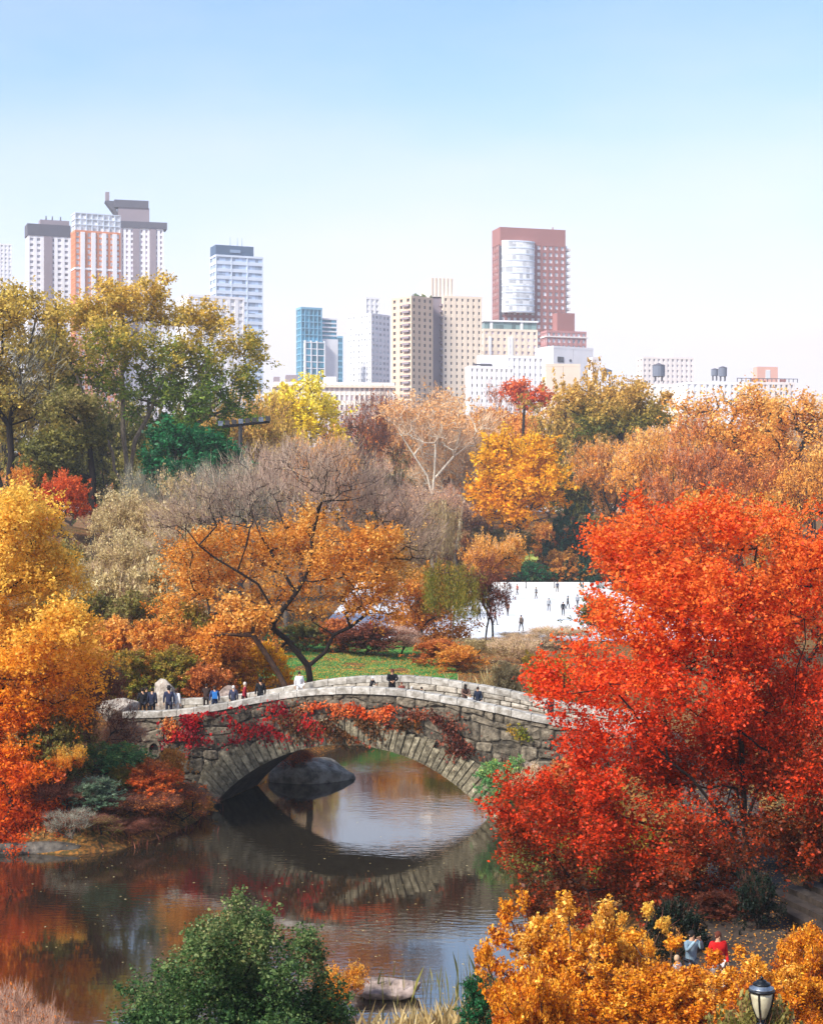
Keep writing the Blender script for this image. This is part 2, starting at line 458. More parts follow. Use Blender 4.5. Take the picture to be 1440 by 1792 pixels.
l_.new(rr.outputs[0], bp_.inputs['Strength']); l_.new(nb.outputs['Fac'], bp_.inputs['Height'])
for q in (gl, df, fr): l_.new(bp_.outputs[0], q.inputs['Normal'])
l_.new(fr.outputs[0], mx.inputs[0]); l_.new(df.outputs[0], mx.inputs[1]); l_.new(gl.outputs[0], mx.inputs[2]); l_.new(mx.outputs[0], o_.inputs[0])
wat = np_mesh('water', [(-75, 40, 0), (15, 40, 0), (15, 126, 0), (-75, 126, 0)], [(0, 1, 2, 3)])
tag(link('water', wat, None, wm), kind='structure')

lawn_m = surf('lawn_grass', lin('#4d8238'), lin('#36682e'), 0.95, .45, 0.5, 20, c3=lin('#9a8440'), spec=0.1)
tag(link('lawn', grid_mesh('lawn', np.arange(-13, 4.1, 0.75), np.arange(124, 160.1, 0.75), hgt, 0.03), None, lawn_m), kind='structure')
lawn2_m = surf('slope_grass', lin('#b9c46a'), lin('#8fa34c'), 0.95, 0.4, 0.2, spec=0.1)
tag(link('lawn', grid_mesh('lawn', np.arange(14, 40.1, 2), np.arange(316, 352, 2), hgt, 0.06), None, lawn2_m), kind='structure')
rink = grid_mesh('ice_rink', np.arange(-10, 34.1, 4), np.arange(170, 300.1, 5), lambda X, Y: X * 0 + 3.02)
tag(link('ice_rink', rink, None, M['ice']), kind='structure')


def ribbon(name, pts, w, mat, off):
    P = [Vector(p) for p in pts]; V = []; w0 = w; n = len(P)
    for i, p in enumerate(P):
        d = (P[min(i + 1, n - 1)] - P[max(i - 1, 0)]).normalized(); nn = Vector((-d.y, d.x))
        w = w0 * (1 + .09 * math.sin(i * 1.7) + .07 * math.sin(i * .63 + 2))
        for k in range(5):
            q = p + nn * w * (k / 4 - 0.5); V.append((q.x, q.y, hz(q.x, q.y) + off))
    Fa = [(i * 5 + k, i * 5 + k + 1, i * 5 + k + 6, i * 5 + k + 5) for i in range(n - 1) for k in range(4)]
    return tag(link(name, np_mesh(name, V, Fa, True), None, mat), kind='structure')


def spl(P, k=6):
    out = []
    for i in range(len(P) - 1):
        p0, p1, p2, p3 = [np.array(P[max(0, min(len(P) - 1, j))], float) for j in (i - 1, i, i + 1, i + 2)]
        for t in np.arange(k) / k:
            q = 0.5 * (2 * p1 + (p2 - p0) * t + (2 * p0 - 5 * p1 + 4 * p2 - p3) * t * t + (3 * p1 - p0 - 3 * p2 + p3) * t ** 3)
            out.append((q[0], q[1]))
    return out + [tuple(P[-1])]


ribbon('path', spl([(22, 34), (16, 38), (12, 41.5), (9.6, 46), (9.6, 51), (11.2, 58), (13.2, 68), (13.6, 78), (12.2, 86), (10.8, 88.6)]), 3.2, M['path'], 0.05)
ribbon('path', spl([(-15.5, 95.5), (-19, 98), (-24, 104), (-27, 112), (-26, 122), (-20, 132), (-14, 142), (-8, 160)]), 3.6, M['path'], 0.05)
ribbon('path', [(12, 330), (20, 333), (28, 335), (36, 336), (46, 340)], 3.0, M['path'], 0.1)

hm, n_, l_ = new_mat('haze_air')
ho = n_.new('ShaderNodeOutputMaterial'); hv = n_.new('ShaderNodeVolumePrincipled')
hv.inputs['Color'].default_value = (0.93, 0.96, 1.0, 1); hv.inputs['Density'].default_value = 0.00022; hv.inputs['Anisotropy'].default_value = 0.1
l_.new(hv.outputs[0], ho.inputs['Volume'])
hb = MB().box(-1550, 1550, -260, 2450, -3, 222).mesh('haze')
tag(link('haze', hb, None, hm), kind='stuff')

# ------------------------------------------------------------------ trees: skeleton, limbs, leaves
def skeleton(rng, trunk, tips, alpha=0.35, seg=1.0, wob=0.12, up=0.08, limbs=()):
    nodes = [np.array(p, float) for p in trunk]
    par = [-1] + list(range(len(trunk) - 1))
    plen = [0.0]
    for i in range(1, len(nodes)): plen.append(plen[-1] + np.linalg.norm(nodes[i] - nodes[i - 1]))
    cap = len(tips) * 8 + 64
    A = np.zeros((cap, 3)); PL = np.zeros(cap); n = len(nodes)
    A[:n] = nodes; PL[:n] = plen
    fork = nodes[-1]
    istrunk = n
    for lb in limbs:                                        # main limbs, each a bent polyline springing from the nearest node
        q = int(np.argmin(np.linalg.norm(A[:n] - lb[0], axis=1))); prev = q; cur = A[q].copy()
        for p in lb[1:]:
            L = np.linalg.norm(p - cur); k = max(1, int(L / (seg * 1.1)))
            a0 = cur.copy()
            for i in range(1, k + 1):
                pt = a0 + (p - a0) * i / k + rng.normal(0, .10 * seg, 3)
                A[n] = pt; PL[n] = PL[prev] + L / k * .55; par.append(prev); prev = n; n += 1
            cur = A[n - 1].copy()
    order = np.argsort(np.linalg.norm(tips - fork, axis=1))
    first = max(1, len(trunk) // 2)
    istip = [False] * n
    first = min(first, istrunk - 1)
    for j in order:
        p = tips[j]
        d = np.linalg.norm(A[first:n] - p, axis=1)
        below = np.maximum(0, A[first:n, 2] - p[2])
        q = int(np.argmin(d + alpha * PL[first:n] + 0.6 * below)) + first
        L = d[q - first]
        k = max(1, min(6, int(L / seg)))
        a = A[q].copy(); prev = q
        if n + k >= cap: break
        for i in range(1, k + 1):
            t = i / k
            pt = a * (1 - t) + p * t
            if i < k:
                pt = pt + rng.normal(0, wob * seg, 3)
                pt[2] += -math.sin(t * math.pi) * L * up
            A[n] = pt; PL[n] = PL[prev] + L / k
            par.append(prev); istip.append(i == k); prev = n; n += 1
    return A[:n].copy(), np.array(par), np.array(istip)


def radii(par, r0, e=2.4):
    n = len(par); acc = np.zeros(n); kids = np.zeros(n, int)
    for i in range(n - 1, 0, -1):
        if kids[i] == 0: acc[i] = r0 ** e
        acc[par[i]] += acc[i]; kids[par[i]] += 1
    return acc ** (1 / e)


def limb_mesh(name, A, par, rad, flare=1.35, minr=0.0):
    V = []; Fa = []; base = 0
    idx = np.arange(1, len(A)); idx = idx[rad[idx] >= minr]
    big = rad[idx].max() if len(idx) else 1
    out_v = []; out_f = []
    for k, sel in ((7, rad[idx] > big * 0.3), (4, (rad[idx] <= big * 0.3) & (rad[idx] > big * 0.08)), (3, rad[idx] <= big * 0.08)):
        ii = idx[sel]
        if len(ii) == 0: continue
        a = A[par[ii]]; b = A[ii]; d = b - a; L = np.linalg.norm(d, axis=1, keepdims=True) + 1e-9; d = d / L
        ref = np.where(np.abs(d[:, 2:3]) > 0.9, np.array([[1.0, 0, 0]]), np.array([[0, 0, 1.0]]))
        u = np.cross(d, ref); u /= np.linalg.norm(u, axis=1, keepdims=True); w = np.cross(d, u)
        rb = rad[ii]; ra = np.minimum(rad[par[ii]], rb * 1.25)
        root = par[ii] == 0
        ra = np.where(root, ra * flare, ra)
        t = np.arange(k) * 2 * math.pi / k
        ca, sa = np.cos(t), np.sin(t)
        ring = u[:, None, :] * ca[None, :, None] + w[:, None, :] * sa[None, :, None]
        va = a[:, None, :] - d[:, None, :] * (0.3 * ra)[:, None, None] + ring * ra[:, None, None]
        vb = b[:, None, :] + ring * rb[:, None, None]
        Vv = np.concatenate([va, vb], 1).reshape(-1, 3)
        m = len(ii); o = base + np.arange(m)[:, None] * 2 * k
        i0 = np.arange(k)[None, :]; i1 = (np.arange(k)[None, :] + 1) % k
        fq = np.stack([o + i0, o + i1, o + k + i1, o + k + i0], -1).reshape(-1, 4)
        out_v.append(Vv); out_f.append(fq); base += len(Vv)
    return np_mesh(name, np.concatenate(out_v), np.concatenate(out_f), True)


def leaf_mesh(rng, name, P, size, lf, aspect=0.62, droop=0.0, orient=None, flat=0.25):
    n = len(P)
    a = rng.normal(0, 1, (n, 3)); a[:, 2] *= (1 - flat)
    if droop: a[:, 2] -= droop
    if orient is not None: a = a * 0.55 + orient
    a /= np.linalg.norm(a, axis=1, keepdims=True) + 1e-9
    b = rng.normal(0, 1, (n, 3)); b -= a * (a * b).sum(1, keepdims=True); b /= np.linalg.norm(b, axis=1, keepdims=True) + 1e-9
    s = size * np.clip(rng.lognormal(-.04, .34, (n, 1)), .4, 1.9)
    A_, B_ = a * s * 0.5, b * s * 0.5 * aspect
    nrm = np.cross(a, b) * s * 0.10
    V = np.stack([P - A_, P + B_ - A_ * 0.1 + nrm, P + A_, P - B_ - A_ * 0.1 + nrm], 1).reshape(-1, 3)
    Fa = np.arange(n * 4).reshape(-1, 4)
    me = np_mesh(name, V, Fa)
    at = me.attributes.new('lf', 'FLOAT_VECTOR', 'FACE')
    at.data.foreach_set('vector', np.asarray(lf, np.float32).ravel())
    return me


def tips_from(rng, clumps, n, shell=0.5, sub=9, subr=0.30):
    """clumps: (x,y,z,rx,ry,rz); tips gather in smaller pads inside each lobe, with air between them"""
    C = np.array([c[:6] for c in clumps], float)
    vol = (C[:, 3] * C[:, 4] * C[:, 5]) ** 0.8
    ns = max(4, n // sub)
    k = rng.choice(len(C), ns, p=vol / vol.sum())
    d = rng.normal(0, 1, (ns, 3)); d /= np.linalg.norm(d, axis=1, keepdims=True)
    r = rng.uniform(0, 1, (ns, 1)) ** (shell)
    S = C[k, :3] + d * r * C[k, 3:6]
    q = rng.integers(0, ns, n)
    rad = C[k[q], 3:6].mean(1, keepdims=True) * subr
    P = S[q] + rng.normal(0, 1, (n, 3)) * rad * np.array([[.8, .8, .5]])
    return P, q, P - C[k[q], :3]


def spray(rng, tips, per, sigma, zlo, zhi, kclump=None, out=None, slen=2.2):
    n = len(tips)
    if out is None: out = rng.normal(0, 1, (n, 3))
    dr = out / (np.linalg.norm(out, axis=1, keepdims=True) + 1e-9) + rng.normal(0, .5, (n, 3)); dr[:, 2] += .15
    dr /= np.linalg.norm(dr, axis=1, keepdims=True)
    dr = np.repeat(dr, per, 0); u = rng.uniform(-.5, 1, (n * per, 1))
    P = np.repeat(tips, per, 0) + dr * u * sigma * slen + rng.normal(0, 1, (n * per, 3)) * sigma * (.62 - .38 * np.maximum(u, 0))
    cl = np.repeat(rng.uniform(0, 1, n), per)
    if kclump is not None:
        kk = rng.uniform(0, 1, kclump.max() + 1)[kclump]
        cl = 0.4 * cl + 0.6 * np.repeat(kk, per)
    z = np.clip((P[:, 2] - zlo) / (zhi - zlo), 0, 1)
    return P, np.stack([z, cl, rng.uniform(0, 1, n * per)], 1)


def twigs(rng, tips, per, length, centre, zlo, zhi, upb=0.5):
    n = len(tips)
    P = np.repeat(tips, per, 0); o = P - np.asarray(centre); o /= np.linalg.norm(o, axis=1, keepdims=True) + 1e-9
    o = o + rng.normal(0, 0.55, o.shape); o[:, 2] += upb
    o /= np.linalg.norm(o, axis=1, keepdims=True)
    L = length * rng.uniform(0.5, 1.2, (len(P), 1))
    P = P + o * L * 0.5 + rng.normal(0, length * 0.25, P.shape)
    cl = np.repeat(rng.uniform(0, 1, n), per)
    z = np.clip((P[:, 2] - zlo) / (zhi - zlo), 0, 1)
    return P, o, L, np.stack([z, cl, rng.uniform(0, 1, len(P))], 1)


def twig_mesh(rng, name, tips, per, length, width, centre, zlo, zhi, upb=0.5):
    P, o, L, lf = twigs(rng, tips, per, length, centre, zlo, zhi, upb)
    b = rng.normal(0, 1, P.shape); b -= o * (o * b).sum(1, keepdims=True); b /= np.linalg.norm(b, axis=1, keepdims=True)
    V = np.stack([P - o * L * 0.5 - b * width * 0.5, P - o * L * 0.5 + b * width * 0.5, P + o * L * 0.5 + b * width * 0.12, P + o * L * 0.5 - b * width * 0.12], 1).reshape(-1, 3)
    me = np_mesh(name, V, np.arange(len(V)).reshape(-1, 4))
    at = me.attributes.new('lf', 'FLOAT_VECTOR', 'FACE'); at.data.foreach_set('vector', lf.astype(np.float32).ravel())
    return me


def hero(name, label, cat, D, trunk_px, clumps_px, ntip, per, leaf, pal, bark, r0=0.02, seed=1, sigma=0.35, depth=0.9, seg=1.0, alpha=0.3,
         twig_px=None, ntwig=0, twigpal=None, twl=1.2, tww=0.03, tper=6, huef=None, shell=0.5, trunk_r=1.0, yflat=1.0, e=2.4, rmin=0.0, group=None, slen=2.2, aspect=0.62, subr=.30, sub=9, limbs_px=()):
    """a tree shaped after its own lobes; everything in metres around the foot of the trunk"""
    rng = np.random.default_rng(seed)
    T = [W(px, py, D) for px, py in trunk_px]
    gx_, gy_ = T[0].x, D
    gz_ = hz(gx_, gy_) - 0.1
    o = np.array([gx_, gy_, gz_])
    trunk = [np.array([0, 0, 0.0])]
    for i, t in enumerate(T):
        p = np.array([t.x, t.y, t.z]) - o
        if p[2] > 0.3: trunk.append(p)
    tr = [trunk[0]]
    for p in trunk[1:]:
        L = np.linalg.norm(p - tr[-1]); k = max(1, int(L / (seg * 1.2)))
        a = tr[-1]
        for i in range(1, k + 1): tr.append(a + (p - a) * i / k + rng.normal(0, 0.03 * seg, 3) * (1, 1, 0))
    def cl(lst):
        out = []
        for c in lst:
            px, py, rp = c[:3]; ry = c[3] if len(c) > 3 else rp; dy = c[4] if len(c) > 4 else None
            r = rp / F * D; rz = ry / F * D
            dy = rng.uniform(-1, 1) * depth * r * 1.6 if dy is None else dy
            p = W(px, py, D); k = (D + dy) / D
            out.append((p.x * k - o[0], dy, (H + (p.z - H) * k) - o[2], r, r * yflat, rz))
        return out
    C = cl(clumps_px)
    tips, kc, ou = tips_from(rng, C, ntip, shell, sub, subr)
    alltips = tips; tw = None
    if twig_px:
        CT = cl(twig_px); tw, _, _ = tips_from(rng, CT, ntwig, 0.6, sub=2, subr=.2)
        alltips = np.concatenate([tips, tw])
    LB = []
    for q, lb in enumerate(limbs_px):
        pts = []
        for m_, c in enumerate(lb):
            p = W(c[0], c[1], D); pts.append(np.array([p.x - o[0], (m_ * 0.012 * D * (1 if q % 2 else -1) * .5), p.z - o[2]]))
        LB.append(pts)
    A, par, ist = skeleton(rng, tr, alltips, alpha, seg, limbs=LB)
    rad = radii(par, r0, e) * trunk_r
    root = empty(name, o)
    tag(root, label, cat, group)
    link('trunk', limb_mesh('trunk', A, par, rad, minr=rmin), root, bark)
    zlo, zhi = tips[:, 2].min(), tips[:, 2].max()
    P, lf = spray(rng, tips, per, sigma, zlo, zhi, kc, ou, slen)
    if huef is not None: lf[:, 0] = huef(P + o)
    link('crown', leaf_mesh(rng, 'crown', P, leaf, lf, aspect), root, pal)
    if tw is not None:
        tw_o = link('twigs', twig_mesh(rng, 'twigs', tw, tper, twl, tww, tr[-1], tw[:, 2].min(), tw[:, 2].max()), root, twigpal)
        tw_o['kind'] = 'stuff'
    return root


# ---- archetypes, one unit tall and about one unit wide, shared by the trees that are copies of a kind
ARCH = {}


def lobes(rng, n, c, r, sub, flatz=1.0):
    out = []
    for i in range(n):
        d = rng.normal(0, 1, 3); d /= np.linalg.norm(d)
        if d[2] < -0.5: d[2] *= -0.6
        q = np.array(c) + d * np.array(r) * rng.uniform(0.45, 0.85)
        s = sub * rng.uniform(0.7, 1.25)
        out.append((*q, s, s, s * flatz))
    return out


def archetype(key, seed, clumps, ntip, per, leaf, fork=0.25, sigma=0.02, stems=1, r0=0.0016, alpha=0.3, seg=0.06, tw=0, twl=0.07, tww=0.0022, tper=6, droop=0.0, shell=0.5, zs=None, e=2.35, aspect=0.62, upb=0.5):
    rng = np.random.default_rng(seed)
    tips, kc, ou = tips_from(rng, clumps, ntip, shell, subr=.34)
    k_ = tips[:, 2] > 0.02
    tips, kc, ou = tips[k_], kc[k_], ou[k_]
    c_ = tips[:, :2].mean(0); tips[:, :2] -= c_
    lo_, hi_ = np.percentile(tips[:, 0], 2), np.percentile(tips[:, 0], 98)
    tips[:, 0] *= .90 / (hi_ - lo_)
    lo_, hi_ = np.percentile(tips[:, 1], 2), np.percentile(tips[:, 1], 98)
    tips[:, 1] *= .90 / (hi_ - lo_)
    tips[:, 2] *= .965 / np.percentile(tips[:, 2], 98.5)
    trunk = [np.array([0, 0, -0.03]), np.array([0, 0, fork * 0.5]), np.array([rng.normal(0, .01), rng.normal(0, .01), fork])]
    if stems > 1: trunk = [np.array([0, 0, -0.05]), np.array([0, 0, 0.0]), np.array([0, 0, 0.03])]
    A, par, ist = skeleton(rng, trunk, tips, alpha, seg, up=0.0 if stems > 1 else 0.08)
    rad = radii(par, r0, e)
    d = {'trunk': limb_mesh(key + '_trunk', A, par, rad)}
    if per:
        P, lf = spray(rng, tips, per, sigma, tips[:, 2].min(), tips[:, 2].max(), kc, ou)
        if droop:
            k = rng.uniform(0, 1, len(P)); P[:, 2] -= k * droop
            P[:, 2] = np.maximum(P[:, 2], 0.01)
        d['crown'] = leaf_mesh(rng, key + '_crown', P, leaf, lf, aspect, droop=2.2 if droop else 0.0)
    if tw:
        d['twigs'] = twig_mesh(rng, key + '_twigs', tips[rng.integers(0, len(tips), tw)], tper, twl, tww, (0, 0, fork), 0.1, 1.0, upb)
    ARCH[key] = d


def make_arch():
    for s in (0, 1, 2):
        g = np.random.default_rng(50 + s)
        archetype('round%d' % s, 10 + s, lobes(g, 22, (0, 0, 0.56), (0.36, 0.36, 0.34), 0.13) + [(0, 0, 0.55, 0.3, 0.3, 0.3)], 900, 26, 0.022, 0.2, 0.022, seg=.05)
        archetype('spread%d' % s, 20 + s, lobes(g, 17, (0, 0, 0.66), (0.42, 0.42, 0.26), 0.12, 0.8), 420, 26, 0.024, 0.3, 0.026, tw=300) if s == 0 else None
        archetype('dome%d' % s, 30 + s, lobes(g, 20, (0, 0, 0.5), (0.36, 0.36, 0.36), 0.14) + [(0, 0, 0.35, 0.36, 0.36, 0.32)], 640, 30, 0.034, 0.1, 0.036, stems=5, r0=0.002, tw=160, twl=0.16, tww=0.004)
        archetype('wispy%d' % s, 40 + s, lobes(g, 24, (0, 0, 0.60), (0.38, 0.38, 0.32), 0.12), 900, 20, 0.017, 0.22, 0.026, tw=700, twl=0.06, tww=0.0022, tper=5, r0=0.0015, upb=.15)
        archetype('bare%d' % s, 60 + s, lobes(g, 24, (0, 0, 0.60), (0.40, 0.40, 0.32), 0.12), 1000, 3, 0.016, 0.2, 0.03, tw=900, twl=0.075, tww=0.0022, tper=9, r0=0.0016, upb=.25)
        archetype('twiggy%d' % s, 70 + s, lobes(g, 16, (0, 0, 0.5), (0.36, 0.36, 0.34), 0.15), 520, 8, 0.024, 0.1, 0.045, stems=5, r0=0.0024, tw=520, twl=0.15, tww=0.0045, tper=9, upb=.3)
        archetype('hang%d' % s, 80 + s, lobes(g, 16, (0, 0, 0.72), (0.38, 0.38, 0.2), 0.12), 480, 34, 0.030, 0.35, 0.03, droop=0.42, aspect=0.25)
    g = np.random.default_rng(9)
    cone = [(0, 0, z, r, r, 0.06) for z, r in ((0.12, .40), (0.22, .37), (0.32, .33), (0.42, .29), (0.52, .25), (0.62, .20), (0.72, .16), (0.82, .11), (0.92, .06))]
    archetype('conifer', 91, cone, 500, 30, 0.030, 0.3, 0.026, shell=0.3, alpha=0.05)
    archetype('umbrella', 92, lobes(g, 20, (0, 0, 0.74), (0.40, 0.40, 0.17), 0.12, 0.75) + [(0, 0, .72, .34, .34, .14)], 560, 34, 0.026, 0.45, 0.03)


make_arch()
GROUPS_USED = {}


def plant(name, label, cat, px, D, top, wpx, arch, pal, bark='brown', twig='brown', rz=None, group=None, base=None, hmin=None, dscale=1.0):
    """one tree or shrub standing on the ground; top = photo row of its top, wpx = its width there"""
    if bark not in BARK: bark, twig = 'brown', bark
    x = (px - 720) / F * D
    gz_ = (hz(x, D) if base is None else base) - 0.05
    zt = H - (top - YH) / F * D
    h = max(zt - gz_, hmin or 0.8)
    w = wpx / F * D
    o = empty(name, (x, D, gz_), rz if rz is not None else (px * 1.37 + D) % 6.28)
    tag(o, label, cat, group)
    d = ARCH[arch]
    sx = max(w, h * (0.62 if arch[:4] in ('dome', 'twig', 'roun') else 0.5))
    for part, me in d.items():
        m = BARK[bark] if part == 'trunk' else (PAL[pal] if part == 'crown' else TWIG[twig])
        c = link(part, me, o, m)
        c.scale = (sx, sx * dscale, h)
        if part == 'twigs': c['kind'] = 'stuff'
    return o

# ------------------------------------------------------------------ skyline
CITY = 17.5


def tower(name, label, pl, pc, pr, top, D, phi, wall, glass, nx=8, ny=6, floor=3.4, pier=0.45, span=0.45, depth=24, z0=None, deepen=0.5, parent=None, wallname='wall', top_plain=1.2):
    """a block whose near corner is at photo column pc; the right face recedes by phi degrees. Glass core behind piers and floor bands."""
    ph = R(phi)
    w = (pr - pc) / F * D / math.cos(ph)
    d = (pc - pl) / F * D / math.sin(ph) if phi and pc > pl else depth
    z0 = CITY if z0 is None else z0
    zt = H - (top - YH) / F * D
    h = zt - z0
    if parent is None:
        root = empty(name, ((pc - 720) / F * D, D, z0), ph)
        tag(root, label, 'building')
        ox, oz = 0.0, 0.0
        P0 = root
    else:
        root = parent
        P0 = empty('block', (0, 0, 0)); P0.parent = None
        bpy.data.objects.remove(P0)
        P0 = parent
    g = MB(); g.box(deepen, w - deepen, deepen, d - deepen, 0, h - 0.3)
    m = MB()
    nf = max(2, int(round((h - top_plain) / floor))); fl = (h - top_plain) / nf
    for i in range(nf):
        m.box(0.12, w - 0.12, 0.12, d - 0.12, i * fl, i * fl + fl * span)
    for i in range(nx + 1):
        x = i * w / nx; pw = w / nx * pier
        a, b = max(0, x - pw / 2), min(w, x + pw / 2)
        m.box(a, b, 0, deepen + 0.05, 0.01, h - top_plain + 0.02); m.box(a, b, d - deepen - 0.05, d, 0.01, h - top_plain + 0.02)
    for i in range(ny + 1):
        y = i * d / ny; pw = d / ny * pier
        a, b = max(0.003, y - pw / 2), min(d - 0.003, y + pw / 2)
        m.box(-0.003, deepen + 0.04, a, b, 0.02, h - top_plain + 0.015); m.box(w - deepen - 0.04, w + 0.003, a, b, 0.02, h - top_plain + 0.015)
    m.box(-0.05, w + 0.05, -0.05, d + 0.05, h - top_plain, h)
    g.build('glazing', glass, root)
    m.build(wallname, wall, root)
    root['_w'] = w; root['_d'] = d; root['_h'] = h
    return root


def blk(root, part, mat, x0, x1, y0, y1, z0, z1):
    """box given as fractions of the tower's width and depth, heights in metres above its top when z is relative"""
    w, d, h = root['_w'], root['_d'], root['_h']
    return MB().box(x0 * w, x1 * w, y0 * d, y1 * d, h + z0, h + z1).build(part, mat, root)


def bmat(n, c1, k=0.92, **kw):
    c = lin(c1); return surf(n, c, tuple(v * k for v in c[:3]) + (1,), 0.85, 0.08, detail=3, **kw)


B = {
 'white': bmat('wall_white', '#f1eeee'), 'cream': bmat('wall_cream', '#efe5d8'), 'beige': bmat('wall_beige', '#d8bda4'), 'beige2': bmat('wall_beige_pale', '#e9d6c0'),
 'orange': bmat('wall_orange_brick', '#d98a62'), 'taupe': bmat('wall_taupe', '#94868c'), 'dark': bmat('wall_dark_band', '#5c5862'), 'red': bmat('wall_red_granite', '#9e6a64'),
 'pink': bmat('wall_pink', '#b88480'), 'steelblue': bmat('wall_blue_metal', '#8fa3bd'), 'navy': bmat('wall_navy_crown', '#4b617c'), 'bluewhite': bmat('wall_bluish_white', '#d5deea'),
 'teal': bmat('wall_teal_metal', '#7fb0c8'), 'brick': bmat('wall_brick_pale', '#d8a898'), 'rose': bmat('wall_rose', '#e6dbd5'),
}


def gmat(n, c, rough=0.2, spread=0.55):
    m, nn, l = new_mat(n)
    o = nn.new('ShaderNodeOutputMaterial'); p = nn.new('ShaderNodeBsdfPrincipled'); p.inputs['Roughness'].default_value = rough; p.inputs['Specular IOR Level'].default_value = .7
    t = nn.new('ShaderNodeTexCoord'); a = nn.new('ShaderNodeVectorMath'); a.operation = 'DIVIDE'; a.inputs[1].default_value = (2.1, 2.3, 3.3)
    f = nn.new('ShaderNodeVectorMath'); f.operation = 'FLOOR'; w = nn.new('ShaderNodeTexWhiteNoise')
    r = nn.new('ShaderNodeValToRGB'); b = lin(c)
    r.color_ramp.elements[0].position = 0; r.color_ramp.elements[0].color = tuple(v * (1 - spread) for v in b[:3]) + (1,)
    r.color_ramp.elements[1].position = 1; r.color_ramp.elements[1].color = tuple(min(.95, v * (1 + spread * .6)) for v in b[:3]) + (1,)
    l.new(t.outputs['Object'], a.inputs[0]); l.new(a.outputs[0], f.inputs[0]); l.new(f.outputs[0], w.inputs['Vector']); l.new(w.outputs['Value'], r.inputs[0])
    l.new(r.outputs[0], p.inputs['Base Color']); l.new(p.outputs[0], o.inputs[0])
    return m



G = {'grey': gmat('glass_grey', '#a4a2ac'), 'dark': gmat('glass_dark', '#4e4a50'), 'blue': gmat('glass_blue', '#a9bcd6'), 'teal': gmat('glass_teal', '#4f93ac'),
     'pale': gmat('glass_pale', '#d6dbe4'), 'white': gmat('glass_white', '#f0f2f6'), 'green': gmat('glass_green', '#6f8684'), 'lilac': gmat('glass_lilac', '#c6b6c0')}

# left cluster
b = tower('apartment_tower', 'white and grey apartment tower with dark roof band, left of the orange brick one', 38, 50, 118, 392, 1000, 20, B['white'], G['grey'], 6, 3, 3.3, 0.5, 0.5)
blk(b, 'roof_band', B['dark'], -.02, 1.02, -.02, 1.02, -6.5, 0.4); blk(b, 'penthouse', B['taupe'], .3, 1.0, .2, .8, .4, 3.5)
blk(b, 'pier_panel', B['taupe'], .38, .58, -.03, .02, -70, -6.6)
for fx in (.45, .6, .8): MB().bar((b['_w'] * fx, 4, b['_h'] + 3), (b['_w'] * fx, 4, b['_h'] + 6), .5, .3).build('vent', B['dark'], b)
b = tower('apartment_tower', 'orange brick tower with white window strips and pale glazed top storeys', 118, 132, 206, 402, 960, 24, B['orange'], G['white'], 8, 4, 3.2, 0.42, 0.3)
for k in range(4):
    blk(b, 'bay_strip', B['white'], .12 + k * .235, .21 + k * .235, -.045, .01, -60, -1)
w_, d_, h_ = b['_w'], b['_d'], b['_h']
mb = MB(); mb.box(.5, w_ - .5, .5, d_ - .5, h_, h_ + 9.5); mb.build('upper_glazing', G['white'], b)
mb = MB()
for k in range(9): mb.box(w_ * k / 8 - .3 if k else 0, w_ * k / 8 + .3 if k < 8 else w_, .1, .6, h_, h_ + 9.6)
for z in (3, 6.2, 9.4): mb.box(0.05, w_ - .05, .05, d_ - .05, h_ + z, h_ + z + .5)
mb.build('upper_frame', B['bluewhite'], b)
for z in (-22, -46): blk(b, 'cornice', B['white'], -.01, 1.01, -.02, 1.01, z, z + 1.0)
b = tower('apartment_tower', 'striped grey and white tower with dark cap and overhanging dark rooftop block', 203, 210, 284, 388, 1040, 14, B['white'], G['lilac'], 9, 3, 3.2, 0.55, 0.45)
for fx in (.0, .30, .68): blk(b, 'pier_panel', B['taupe'], fx, fx + (.06 if fx == 0 else .15), -.04, .01, -75, -3.6)
blk(b, 'roof_band', B['dark'], -.05, 1.08, -.06, 1.03, -3.5, .5)
blk(b, 'upper_storeys', B['taupe'], -.03, .68, .1, .8, .5, 9.0)
blk(b, 'rooftop_block', B['dark'], -.12, .66, .05, .85, 9.0, 13.5)
mb = MB()
w_, d_, h_ = b['_w'], b['_d'], b['_h']
mb.add([(-.32 * w_, 3, h_ + 13), (-.1 * w_, 3, h_ + 13), (-.03 * w_, 3, h_ + 4), (-.06 * w_, 3, h_ + 4), (-.32 * w_, 12, h_ + 13), (-.1 * w_, 12, h_ + 13), (-.03 * w_, 12, h_ + 4), (-.06 * w_, 12, h_ + 4)],
       [(0, 3, 2, 1), (4, 5, 6, 7), (0, 1, 5, 4), (1, 2, 6, 5), (2, 3, 7, 6), (3, 0, 4, 7)]); mb.build('overhang', B['dark'], b)
MB().box(-.31 * w_, -.22 * w_, 4, 8, h_ + 13, h_ + 18.5).build('chimney', B['taupe'], b)
tower('apartment_tower', 'faint pale tower cut off by the left edge of the view', -40, -20, 18, 425, 1500, 20, B['white'], G['white'], 6, 4, 3.6)
# blue glass tower
b = tower('office_tower', 'bluish glass office tower with horizontal bands and dark navy crown', 363, 378, 458, 445, 1050, 22, B['bluewhite'], G['blue'], 3, 2, 4.6, 0.06, 0.45)
blk(b, 'crown', B['navy'], .0, .80, .02, .9, -.1, 6.0); blk(b, 'crown_sign_panel', B['steelblue'], .30, .52, -.005, .02, 1.6, 3.4)
for fx in (.35, .5, .6): MB().bar((b['_w'] * fx, 5, b['_h'] + 6), (b['_w'] * fx, 5, b['_h'] + 12), .25, .1).build('mast', B['steelblue'], b)
tower('apartment_block', 'white block rising between the elm crown and the blue glass tower', 300, 330, 424, 515, 850, 25, B['white'], G['white'], 7, 4, 3.5)
